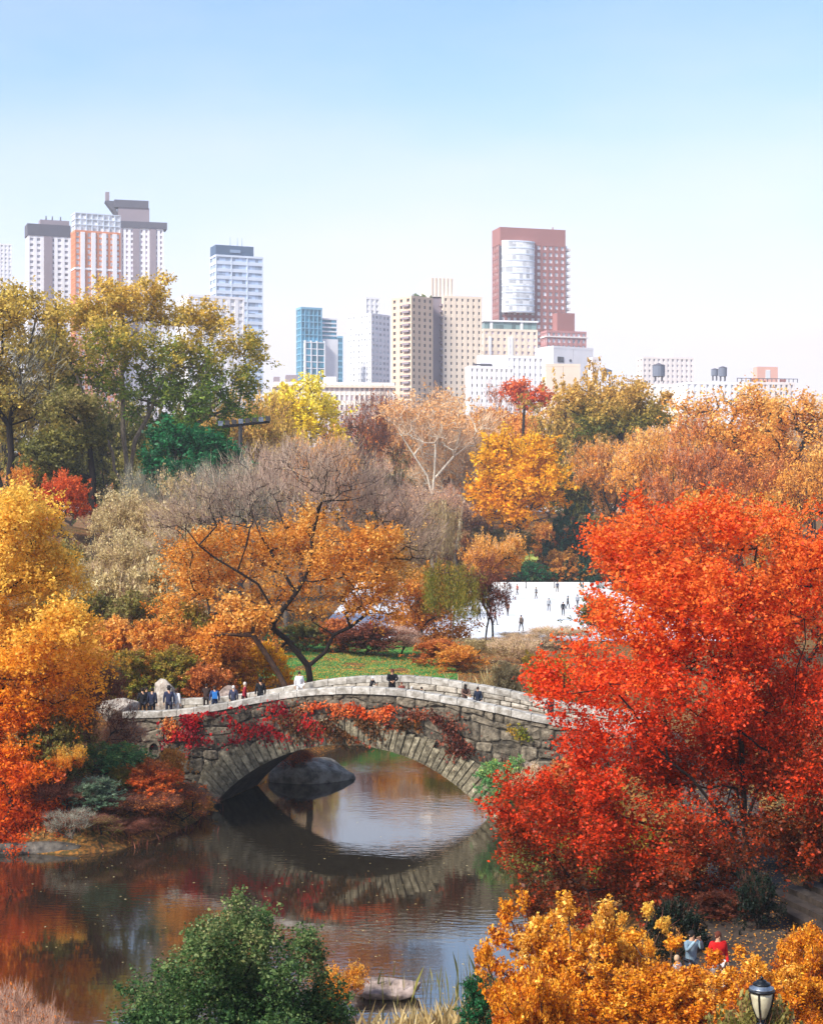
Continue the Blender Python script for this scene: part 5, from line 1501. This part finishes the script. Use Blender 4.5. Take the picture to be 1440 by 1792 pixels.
golden_bush(101, 'bush0'); golden_bush(102, 'bush1')
T('golden_shrub', 'tall orange yellow bush at the edge of the water, left of the lamp', 'shrub', 985, 43, 1572, 230, 'bush0', 'forest', 'brown', 'brown')
T('golden_shrub', 'orange yellow bush in front of the people on the path', 'shrub', 1150, 40.5, 1672, 240, 'bush1', 'forest', 'brown', 'brown', rz=2.0)
T('golden_shrub', 'orange yellow bush behind the street lamp', 'shrub', 1330, 39.5, 1676, 230, 'bush0', 'forest', 'brown', 'brown', rz=4.0)
T('golden_shrub', 'orange bush at the lower right corner beside the path', 'shrub', 1440, 41, 1610, 150, 'bush1', 'forest', 'brown', 'brown', rz=5.0)
T('golden_shrub', 'pale gold bush at the bottom edge between water and path', 'shrub', 930, 38.5, 1675, 150, 'bush1', 'forest', 'brown', 'brown', rz=3.4)
T('golden_shrub', 'red tinged orange bush below the lowest maple leaves', 'shrub', 1075, 44.5, 1605, 150, 'bush1', 'flame', 'brown', 'brown', rz=0.6)
T('shrub', 'grey green clipped shrub under the street lamp', 'shrub', 1335, 32.9, 1762, 150, 'dome0', 'olive', 'dark')
T('shrub', 'small bright green bush between the reeds and the orange bushes', 'shrub', 848, 47, 1705, 90, 'dome2', 'emerald', 'dark')
T('shrub', 'little orange bush just right of the dark green tree', 'shrub', 596, 52.5, 1690, 30, 'wispy1', 'forest', 'brown')
T('bare_shrub', 'pink bare twigged shrub in the lower left corner', 'shrub', 0, 38, 1705, 90, 'bare1', 'rust', 'brown', 'pink')
T('bare_shrub', 'second pink bare twigged shrub, lower and nearer the corner', 'shrub', 62, 37, 1762, 90, 'bare2', 'rust', 'brown', 'pink')

# ------------------------------------------------------------------ reeds, fallen leaves, grass
def blades(name, label, pts, n, h, w, pal, seed, hbase=None, lean=.25):
    rng = np.random.default_rng(seed)
    P = np.array(pts, float); k = rng.integers(0, len(P), n)
    x = P[k, 0] + rng.normal(0, 1, n) * P[k, 2]; y = P[k, 1] + rng.normal(0, 1, n) * P[k, 3]
    z = np.maximum(hgt(x, y), -0.05)
    hh = h * rng.uniform(.5, 1.25, n); lx, ly = rng.normal(0, lean, n) * hh, rng.normal(0, lean, n) * hh
    a = rng.uniform(0, 6.28, n); bx, by = np.cos(a) * w, np.sin(a) * w
    V = np.stack([np.stack([x - bx, y - by, z - .05], 1), np.stack([x + bx, y + by, z - .05], 1), np.stack([x + lx + bx * .2, y + ly, z + hh], 1), np.stack([x + lx * .4 - bx, y + ly * .4, z + hh * .6], 1)], 1).reshape(-1, 3)
    me = np_mesh(name, V, np.arange(n * 4).reshape(-1, 4))
    at = me.attributes.new('lf', 'FLOAT_VECTOR', 'FACE'); at.data.foreach_set('vector', np.stack([rng.uniform(0, 1, n), rng.uniform(0, 1, n), rng.uniform(0, 1, n)], 1).astype(np.float32).ravel())
    o = link(name, me, None, pal); return tag(o, label, 'grass' if label else None, kind='stuff')


blades('reeds', 'straw coloured reeds and grasses on the near shore', [(1.4, 48.8, .7, .6), (2.6, 49.5, .6, .7), (.4, 48.4, .8, .5), (3.2, 51.5, .5, .6)], 1500, 1.0, .009, PAL['tan'], 71)
blades('reeds', 'thin dark stems standing in the shallow water by the near shore', [(.6, 53.2, 1.2, .9), (2.2, 54.5, .8, .8)], 110, 1.0, .01, PAL['olive'], 72, lean=.12)
blades('tall_grass', 'tan ornamental grass on the right shore behind the bridge', [(4.5, 124, 1.6, 1.2), (7.6, 112, 1, 3), (8.6, 106, 1, 2), (6.5, 118, 1, 2)], 6000, 1.6, .025, PAL['tan'], 73)
blades('tall_grass', 'dry grass and stalks along the left bank', [(-14.5, 79.5, 1.2, .8), (-12.5, 83, .9, 1.2), (-11.4, 87, .5, 1), (-17.5, 79, 1.5, .6)], 1600, .4, .012, PAL['maroon'], 74)
blades('tall_grass', 'green undergrowth on the right bank beside the arch', [(6.2, 84.5, .7, 1.2), (8.5, 80, .7, 2), (9.3, 73, .8, 2)], 2600, .7, .02, PAL['willowgreen'], 75)


def litter(name, label, pts, n, size, pal, seed, water=False):
    rng = np.random.default_rng(seed)
    P = np.array(pts, float); A_ = P[:, 2] * P[:, 3]; k = rng.choice(len(P), n, p=A_ / A_.sum())
    x = P[k, 0] + rng.normal(0, 1, n) * P[k, 2]; y = P[k, 1] + rng.normal(0, 1, n) * P[k, 3]
    d = pond_sdf(x, y); keep = (d < -.4) if water else (d > .1)
    x, y = x[keep], y[keep]; n = len(x)
    z = np.full(n, .006) if water else hgt(x, y) + .10
    lf = np.stack([rng.uniform(0, 1, n)] * 3, 1); lf[:, 1] = rng.uniform(0, 1, n)
    a = rng.uniform(0, 6.28, n); s = size * rng.uniform(.6, 1.3, n) * .5
    c, q = np.cos(a) * s, np.sin(a) * s; zj = 0 if water else rng.uniform(0, .05, n)
    V = np.stack([np.stack([x - c, y - q, z], 1), np.stack([x + q * .6, y - c * .6, z + zj], 1), np.stack([x + c, y + q, z], 1), np.stack([x - q * .6, y + c * .6, z + zj], 1)], 1).reshape(-1, 3)
    me = np_mesh(name, V, np.arange(n * 4).reshape(-1, 4)); at = me.attributes.new('lf', 'FLOAT_VECTOR', 'FACE'); at.data.foreach_set('vector', lf.astype(np.float32).ravel())
    o = link(name, me, None, pal); return tag(o, label, 'leaves', kind='stuff')


litter('fallen_leaves', 'fallen orange leaves scattered over the banks and path', [(-15, 90, 5, 8), (10, 48, 6, 8), (12, 70, 4, 12), (-10, 112, 8, 6), (14, 36, 6, 4), (-22, 90, 5, 4)], 36000, .09, PAL['orange'], 81)
litter('fallen_leaves', 'yellow fallen leaves on the lawn', [(-3, 138, 5, 10), (-7, 128, 1.6, 3), (0, 131, 2.5, 2), (-6, 142, 2, 3)], 9000, .13, PAL['amber'], 82)
litter('floating_leaves', 'tiny pale leaves floating on the dark pond', [(-6, 68, 8, 7), (-2, 60, 4, 4)], 260, .10, PAL['tan'], 83, water=True)
blades('lawn_grass', 'short green grass of the lawn behind the bridge', [(-4.5, 140, 3.5, 8)], 9000, .16, .03, PAL['shrubgreen'], 84)

# ------------------------------------------------------------------ lamp, masts, steps, rink furniture
GZ = hz((1332 - 720) / F * 32.6, 32.6)
lx = (1332 - 720) / F * 32.6
ztopl = H - (1710 - YH) / F * 32.6
L0 = ztopl - GZ
lamp = empty('street_lamp', (lx, 32.6, GZ)); tag(lamp, 'black park lantern with frosted urn glass among orange bushes', 'lamp')
MB().lathe([(.20, 0), (.20, .12), (.14, .2), (.13, .55), (.07, .7), (.055, L0 - 1.15), (.05, L0 - .95), (.10, L0 - .93), (.10, L0 - .88), (.05, L0 - .86), (.07, L0 - .80)], k=14).build('pole', M['iron'], lamp, True)
MB().lathe([(.06, L0 - .80), (.10, L0 - .74), (.17, L0 - .55), (.205, L0 - .38), (.215, L0 - .27)], k=20).build('glass_urn', M['lampglass'], lamp, True)
for i in range(4):
    a = math.pi / 4 * (2 * i + 1) + .35; mb = MB()
    pts = [(.075, -.82), (.115, -.74), (.185, -.55), (.222, -.38), (.235, -.26)]
    for p, q in zip(pts, pts[1:]): mb.bar((p[0] * math.cos(a), p[0] * math.sin(a), L0 + p[1]), (q[0] * math.cos(a), q[0] * math.sin(a), L0 + q[1]), .017, k=5)
    mb.build('rib', M['iron'], lamp)
MB().lathe([(.235, L0 - .285), (.252, L0 - .27), (.252, L0 - .235), (.235, L0 - .23)], k=20).build('collar', M['iron'], lamp, True)
MB().lathe([(.245, L0 - .232), (.235, L0 - .19), (.17, L0 - .165), (.165, L0 - .135)], k=20).build('cap', M['ironlit'], lamp, True)
MB().lathe([(.175, L0 - .137), (.165, L0 - .11), (.10, L0 - .09), (.09, L0 - .06), (.04, L0 - .04)], k=20).build('cap_crown', M['iron'], lamp, True)
MB().lathe([(.02, L0 - .045), (.035, L0 - .02), (.03, L0), (.008, L0 + .03)], k=10).build('finial', M['iron'], lamp, True)

fx, fD = (421 - 720) / F * 186, 186
fz = hz(fx, fD); ft = H - (742 - YH) / F * fD
mast = empty('floodlight_mast', (fx, fD, fz)); tag(mast, 'dark floodlight mast with crossarm of lights right of the great elm', 'light mast')
MB().bar((0, 0, -.2), (0, 0, ft - fz), .32, .22, 8).build('pole', M['steel'], mast)
MB().bar((-2.0, 0, ft - fz - .3), (3.2, 0, ft - fz + .25), .16, k=6).build('crossarm', M['steel'], mast)
for i in range(8):
    xx = -2.1 + i * .73; zz_ = ft - fz - .3 + (xx + 2) * .1
    MB().box(xx - .25, xx + .25, -.5, -.1, zz_ + .1, zz_ + .62).build('floodlight', M['steel'] if i % 3 else M['ironlit'], mast)

for lab, px, D, ytop, b0 in (('slim lamp post on the grass slope above the rink', 926, 330, 948, None), ('lamp post standing at the far side of the rink', 907, 306, 962, None)):
    x = (px - 720) / F * D; z = hz(x, D); zt = H - (ytop - YH) / F * D
    o = empty('lamp_post', (x, D, z)); tag(o, lab, 'lamp')
    MB().lathe([(.16, 0), (.1, .6), (.07, zt - z - .6)], k=8).build('pole', M['iron'], o)
    MB().lathe([(.1, zt - z - .6), (.26, zt - z - .3), (.25, zt - z - .1), (.06, zt - z + .12)], k=10).build('lantern', M['iron'], o)

# steps climbing away at the right edge
st = empty('stone_steps', (11.2, 56.6, hz(11.2, 56.0) - .02), math.radians(-76))
tag(st, 'broad shallow brown stone steps in the shade at the right edge', 'steps')
for i in range(5):
    MB().box(-.3, 5.2, i * .62 + .14, i * .62 + .62, -.6, .14 + i * .12).build('step', M['step'], st)
MB().box(-.2, 5.1, .2, 3.0, -.7, .02).build('footing', M['mortar'], st)

# rink barrier and little buildings
rf = empty('rink_barrier', (-10, 300.3, 3.02)); tag(rf, 'low white barrier along the far side of the ice rink', 'barrier')
bar_m = solid('barrier_white', '#e4e2df')
for i in range(9): MB().box(i * 5 + .04, i * 5 + 4.96, 0, .12, 0, 1.1).build('panel', bar_m, rf)
for i in range(10): MB().box(i * 5 - .06, i * 5 + .06, -.05, .2, 0, 1.35).build('post', M['steel'], rf)


def tent(label, px, D, ytop, w, h, mat):
    x = (px - 720) / F * D; z = hz(x, D)
    o = empty('kiosk', (x, D, z)); tag(o, label, 'kiosk')
    zt = H - (ytop - YH) / F * D - z
    MB().box(-w / 2, w / 2, 0, 3, -.2, zt - h).build('wall', solid('kiosk_wall', '#8b8380'), o)
    mb = MB(); mb.add([(-w / 2 - .4, -.5, zt - h), (w / 2 + .4, -.5, zt - h), (w / 2 + .4, 3.5, zt - h), (-w / 2 - .4, 3.5, zt - h), (-w * .3, 1.5, zt), (w * .3, 1.5, zt)], [(0, 1, 5, 4), (1, 2, 5), (2, 3, 4, 5), (3, 0, 4), (0, 3, 2, 1)])
    mb.build('roof', mat, o)
    MB().box(-w * .35, -w * .05, -.06, .05, .6, 1.9).build('window', G['dark'], o); MB().box(w * .1, w * .4, -.06, .05, .6, 1.9).build('window', G['dark'], o)


tent('small kiosk with white roof at the far right corner of the rink', 1022, 305, 994, 5.5, 1.3, B['white'])

# ------------------------------------------------------------------ people
def skin_obj(name, verts, edges, rad, root=0, sub=1):
    me = bpy.data.meshes.new(name); me.from_pydata(verts, edges, [])
    ob = bpy.data.objects.new(name, me); col.objects.link(ob)
    md = ob.modifiers.new('s', 'SKIN'); md.use_smooth_shade = True
    sv = me.skin_vertices[0].data
    for i, r in enumerate(rad):
        sv[i].radius = (r, r) if not isinstance(r, tuple) else r
        sv[i].use_root = (i == root)
    m2 = ob.modifiers.new('u', 'SUBSURF'); m2.levels = sub; m2.render_levels = sub
    dg = bpy.context.evaluated_depsgraph_get(); dg.update()
    out = bpy.data.meshes.new_from_object(ob.evaluated_get(dg))
    out.name = name
    bpy.data.objects.remove(ob); bpy.data.meshes.remove(me)
    return out


def merge(name, *mes):
    import bmesh
    bm = bmesh.new()
    for m in mes: bm.from_mesh(m)
    o = bpy.data.meshes.new(name); bm.to_mesh(o); bm.free()
    o.polygons.foreach_set('use_smooth', [True] * len(o.polygons)); return o


def person_proto(pose):
    """faces -Y; 1.74 m tall. Body is one figure, clothes are shells over it"""
    lean = {'stand': 0, 'walk': .03, 'lean': .22, 'photo': .04}[pose]
    hip = (0, 0.0, .93); chest = (0, -lean * .7, 1.30); neck = (0, -lean, 1.47); head0 = (0, -lean - .02, 1.56); head1 = (0, -lean - .02, 1.66)
    st_ = .16 if pose == 'walk' else .03
    fl = [(.10, 0, .88), (.11, -st_, .48), (.11, -st_ * .6 if pose != 'walk' else -.22, .08), (.12, (-st_ * .6 if pose != 'walk' else -.22) - .13, .04)]
    fr = [(-.10, 0, .88), (-.11, st_ * .5, .48), (-.11, st_ * .6 if pose != 'walk' else .22, .08), (-.12, (st_ * .6 if pose != 'walk' else .22) - .13, .04)]
    if pose in ('stand', 'walk'):
        al = [(.19, -lean, 1.42), (.25, .02, 1.14), (.26, -.08, .90), (.26, -.10, .82)]
        ar = [(-.19, -lean, 1.42), (-.25, .03, 1.14), (-.26, -.02, .90), (-.26, -.03, .82)]
    elif pose == 'lean':
        al = [(.19, -lean, 1.42), (.26, -.30, 1.22), (.08, -.52, 1.16), (.02, -.58, 1.15)]
        ar = [(-.19, -lean, 1.42), (-.26, -.30, 1.22), (-.10, -.54, 1.14), (-.04, -.60, 1.13)]
    else:
        al = [(.19, -lean, 1.42), (.27, -.16, 1.22), (.10, -.30, 1.50), (.05, -.32, 1.56)]
        ar = [(-.19, -lean, 1.42), (-.27, -.16, 1.22), (-.10, -.30, 1.50), (-.05, -.32, 1.56)]
    V = [hip, chest, neck, head0, head1]; Rr = [(.14, .10), (.15, .10), .055, (.07, .085), (.065, .08)]; E = [(0, 1), (1, 2), (2, 3), (3, 4)]
    for leg in (fl, fr):
        b0 = len(V); V += leg; Rr += [.075, .05, .038, .035]; E += [(0, b0), (b0, b0 + 1), (b0 + 1, b0 + 2), (b0 + 2, b0 + 3)]
    for arm in (al, ar):
        b0 = len(V); V += arm; Rr += [.05, .038, .026, .032]; E += [(1, b0), (b0, b0 + 1), (b0 + 1, b0 + 2), (b0 + 2, b0 + 3)]
    body = skin_obj('body', V, E, Rr)
    fing = MB()                                            # five unequal fingers on each hand
    for arm in (al, ar):
        h = Vector(arm[3]); d = (Vector(arm[3]) - Vector(arm[2])).normalized(); sd = d.cross(Vector((0, 1, 0))).normalized() if abs(d.y) < .9 else Vector((1, 0, 0))
        for k in range(4):
            a = h + sd * (k - 1.5) * .018 + d * .015; L = (.065, .078, .075, .058)[k]
            m_ = a + d * L * .55; fing.bar(a, m_, .0095, .009, 5); fing.bar(m_, m_ + (d * .8 + Vector((0, -.5, 0))).normalized() * L * .5, .009, .007, 5)
        a = h - sd * .03; fing.bar(a, a + (d * .7 - sd * .6).normalized() * .06, .011, .008, 5)
    face = MB(); hy = -lean - .02
    face.add([(-.012, hy - .078, 1.60), (.012, hy - .078, 1.60), (0, hy - .105, 1.592), (0, hy - .08, 1.635)], [(0, 1, 2), (1, 3, 2), (3, 0, 2)])
    for sx in (-1, 1):
        face.bar((sx * .07, hy, 1.60), (sx * .084, hy + .01, 1.625), .018, .014, 6)
    body = merge('body', body, fing.mesh('f'), face.mesh('g'))
    eyes = MB()
    for sx in (-1, 1): eyes.bar((sx * .028, hy - .070, 1.628), (sx * .028, hy - .086, 1.628), .011, .008, 6)
    eyes.box(-.024, .024, hy - .086, hy - .07, 1.560, 1.568)
    # coat
    V = [(0, .0, .78), (0, 0, .95), (0, -lean * .45, 1.15), (0, -lean * .75, 1.34), (0, -lean, 1.45)]; Rr = [(.20, .15), (.18, .14), (.18, .135), (.19, .13), (.085, .08)]; E = [(0, 1), (1, 2), (2, 3), (3, 4)]
    for arm in (al, ar):
        b0 = len(V); a3 = tuple(Vector(arm[2]).lerp(Vector(arm[3]), .15)); V += [arm[0], arm[1], a3]; Rr += [.075, .06, .045]; E += [(3, b0), (b0, b0 + 1), (b0 + 1, b0 + 2)]
    coat = skin_obj('coat', V, E, Rr, 1)
    V = [(0, 0, .92)]; Rr = [(.155, .115)]; E = []
    for leg in (fl, fr):
        b0 = len(V); V += leg[:3]; Rr += [.095, .070, .055]; E += [(0, b0), (b0, b0 + 1), (b0 + 1, b0 + 2)]
    trou = skin_obj('trousers', V, E, Rr)
    sh = MB()
    for leg in (fl, fr):
        x, y, z = leg[2]
        sh.lathe([(.045, -.085), (.055, -.07), (.05, -.03), (.04, .03)], (x, y, z), 8)
        sh.add([(x - .045, y + .03, z - .08), (x + .045, y + .03, z - .08), (x + .05, y - .19, z - .08), (x - .05, y - .19, z - .08), (x - .04, y + .02, z - .01), (x + .04, y + .02, z - .01), (x + .035, y - .17, z - .035), (x - .035, y - .17, z - .035)],
               [(0, 3, 2, 1), (4, 5, 6, 7), (0, 1, 5, 4), (1, 2, 6, 5), (2, 3, 7, 6), (3, 0, 4, 7)])
    hair = MB(); k = 12
    prof = [(.060, 1.545), (.088, 1.575), (.093, 1.63), (.085, 1.69), (.055, 1.73), (.01, 1.745)]
    hair.lathe(prof, (0, hy + .022, 0), k)
    lhair = MB(); lhair.lathe([(.075, 1.36), (.095, 1.45), (.098, 1.55), (.098, 1.63), (.088, 1.69), (.055, 1.735), (.01, 1.75)], (0, hy + .03, 0), k)
    hat = MB(); hat.lathe([(.155, 1.665), (.155, 1.68), (.095, 1.69), (.088, 1.77), (.07, 1.80), (.01, 1.80)], (0, hy + .01, 0), k)
    pack = MB(); pack.add([(-.15, lean * 0 + .12, 1.02), (.15, .12, 1.02), (.15, .27, 1.05), (-.15, .27, 1.05), (-.14, .10, 1.42), (.14, .10, 1.42), (.11, .22, 1.40), (-.11, .22, 1.40)],
                          [(0, 3, 2, 1), (4, 5, 6, 7), (0, 1, 5, 4), (1, 2, 6, 5), (2, 3, 7, 6), (3, 0, 4, 7)])
    return dict(body=body, face_features=eyes.mesh('face_features'), coat=coat, trousers=trou, shoes=sh.mesh('shoes', True), hair=hair.mesh('hair', True), long_hair=lhair.mesh('hair', True), hat=hat.mesh('hat', True), backpack=pack.mesh('backpack'))


PROTO = {p: person_proto(p) for p in ('stand', 'walk', 'lean', 'photo')}
CLM = {}


def cm(h):
    if h not in CLM: CLM[h] = solid('cloth_' + h.strip('#'), h, 0.9, scale=14)
    return CLM[h]


SKIN = solid('skin', '#c79878', 0.6)
EYE = solid('face_dark', '#2a1a16', 0.5)


def person(loc, label, pose='stand', coat='#20222c', trou='#22242c', hair='#241a16', face=0.0, h=1.74, extra=None, extracol=None, longhair=False, group=None):
    """face: direction in degrees the figure looks, 0 = towards the camera"""
    o = empty('person', loc, math.radians(face)); o.scale = (h / 1.74,) * 3
    tag(o, label, 'person', group)
    d = PROTO[pose]
    link('body', d['body'], o, SKIN); link('face_features', d['face_features'], o, EYE)
    link('coat', d['coat'], o, cm(coat)); link('trousers', d['trousers'], o, cm(trou)); link('shoes', d['shoes'], o, cm('#1c1a1a'))
    link('hair', d['long_hair' if longhair else 'hair'], o, cm(hair))
    if extra == 'hat': link('hat', d['hat'], o, cm(extracol))
    if extra == 'pack': link('backpack', d['backpack'], o, cm(extracol))
    return o


def onbridge(px, v):
    k = (px - 720) / F
    s = (k * (BY + cu * v) - BX + su * v) / (cu - k * su)
    p = b2w(s, v, 0); p.z = deckz(s)
    return p


BG = 'people on the stone bridge'
person(onbridge(250, 2.6), 'person in black coat, leftmost of the dark clothed group on the bridge', 'stand', '#1d1c22', '#20202a', face=200, h=1.78, group=BG)
person(onbridge(257, 3.4), 'person in dark coat squeezed behind the leftmost one on the bridge', 'stand', '#24222a', '#1d1d24', face=20, h=1.74, group=BG)
person(onbridge(267, 2.4), 'person in navy coat standing second in the dark clothed group', 'stand', '#22263a', '#20222c', face=160, h=1.80, group=BG)
person(onbridge(296, 2.3), 'person in navy coat and black cap beside the one in white', 'stand', '#272c46', '#23263a', face=185, h=1.84, extra='hat', extracol='#15151a', group=BG)
person(onbridge(309, 2.7), 'person in long white coat left of the middle of the wall', 'stand', '#e8e6e4', '#dcdad8', '#4a3020', face=150, h=1.68, group=BG)
person(onbridge(361, 5.6), 'person in dark brown by the far parapet, left of the blue jacket', 'lean', '#33231e', '#2a2020', '#241814', face=180, h=1.62, group=BG)
person(onbridge(376, 2.2), 'person in blue jacket with bright blue backpack', 'stand', '#27406c', '#26304a', '#3a2a22', face=190, h=1.66, extra='pack', extracol='#2d72b8', group=BG)
person(onbridge(409, 2.3), 'person in slate jacket with pale hood between the blue and red ones', 'stand', '#34384e', '#2a2c38', '#d8d2cc', face=170, h=1.56, group=BG)
person(onbridge(428, 2.4), 'person in dark red jacket on the bridge', 'walk', '#8c1c2c', '#3a2430', '#d8c8b8', face=100, h=1.66, group=BG)
person(onbridge(456, 1.9), 'person in black coat and wide black hat', 'stand', '#17181c', '#17181c', face=195, h=1.74, extra='hat', extracol='#1a1412', group=BG)
person(onbridge(524, 6.0), 'person in white dress at the far parapet by the tree trunk', 'stand', '#f0efee', '#efeeec', '#2a1c18', face=20, h=1.66, group=BG)
person(onbridge(648, 5.6), 'low seated person in white hat near the crown of the bridge', 'lean', '#2c2a2e', '#2c2a2e', '#efece8', face=60, h=1.15, extra='hat', extracol='#efece8', group=BG)
person(onbridge(686, 3.0), 'person in black jacket facing the camera at the crown of the bridge', 'lean', '#191a22', '#1e1e24', '#5a2c22', face=5, h=1.86, group=BG)
person(onbridge(703, 2.2), 'small child in reddish clothes right of the one in black jacket', 'stand', '#8c4a3c', '#5a3a34', '#6a4030', face=20, h=1.25, group=BG)
person(onbridge(720, 1.5), 'small child in grey with pale cap by the near parapet', 'stand', '#4a4c54', '#2c2c34', '#dcd8d2', face=200, h=1.12, group=BG)
person(onbridge(733, 1.9), 'crouching dark clothed person behind the near parapet', 'lean', '#2a2a30', '#24242a', '#241a18', face=90, h=1.10, group=BG)
person(onbridge(812, 1.9), 'person with long black hair leaning on the right part of the parapet', 'lean', '#6a4e44', '#2c2626', '#120f10', face=20, h=1.50, longhair=True, group=BG)
person(onbridge(823, 1.1), 'small child in white in front of the one with long black hair', 'stand', '#f0eeec', '#d8d8da', '#8a6a50', face=30, h=1.12, group=BG)
person(onbridge(836, 2.0), 'person in dark jacket with pale blue scarf beside the child in white', 'stand', '#20283a', '#22242c', '#2a1c18', face=340, h=1.44, extra='pack', extracol='#7fb4cc', group=BG)
person(onbridge(963, 2.0), 'person in dark coat with auburn hair near the right end of the bridge', 'photo', '#1e2226', '#202024', '#7a3426', face=200, h=1.56, group=BG)

PG = 'people on the near path'
def gp_(px, D): x = (px - 720) / F * D; return Vector((x, D, hz(x, D) + .05))
person(gp_(1255, 45.6), 'person in bright red jacket walking behind the orange bushes', 'walk', '#d81c1c', '#d8d6d4', '#5a2a1a', face=15, h=1.72, group=PG)
person(gp_(1208, 46.0), 'person in pale blue and grey top left of the red jacket', 'photo', '#8fa8b4', '#3c404a', '#1c1818', face=30, h=1.70, group=PG)
person(gp_(1184, 45.0), 'small person in white top at the left of the pale blue one', 'stand', '#eceaea', '#e0dede', '#c8a888', face=60, h=1.40, group=PG)
person(gp_(1120, 38.2), 'person in white cap and blue shirt at the bottom edge', 'stand', '#5c6c94', '#3c404a', '#f2f0ee', face=180, h=1.74, group=PG)

SG = 'skaters on the ice rink'
sk = [(985, 215, '#23252c', '#1c1c22', 'dark clothed skater at the right front of the ice'), (993, 232, '#4a4e52', '#2a2a30', 'grey clothed skater beside the dark one on the right'), (1010, 236, '#8a8c94', '#4a4a52', 'pale grey skater nearest the right edge of the ice'),
      (912, 185, '#6e5e52', '#3a302c', 'brown clothed skater large in the front middle of the ice'), (938, 262, '#55565c', '#2c2c32', 'lone skater at the far middle of the ice'), (960, 225, '#9a9ca0', '#4c4c54', 'faint pale skater in the middle right of the ice'),
      (866, 196, '#7c4436', '#2c2426', 'rust jacketed skater at the left part of the ice'), (888, 215, '#8a5a44', '#3a2c2c', 'tan jacketed skater right of the rust one'), (838, 205, '#2a2226', '#221c20', 'dark skater at the left edge of the visible ice'),
      (905, 275, '#9a4a3a', '#3a3036', 'red clothed skater at the far left of the ice'), (975, 285, '#3e4658', '#2a2c34', 'slate clothed skater at the far right of the ice'), (648, 180, '#c02a20', '#2c2c32', 'red jacketed skater seen under the orange tree'), (690, 186, '#e4e4e6', '#8c8c94', 'white clothed skater seen below the limbs of the orange tree')]
for i, (px, D, c1, c2, lab) in enumerate(sk):
    x = (px - 720) / F * D
    person(Vector((x, D, 3.03)), lab, 'walk', c1, c2, face=(i * 73) % 360, h=1.72, group=SG)
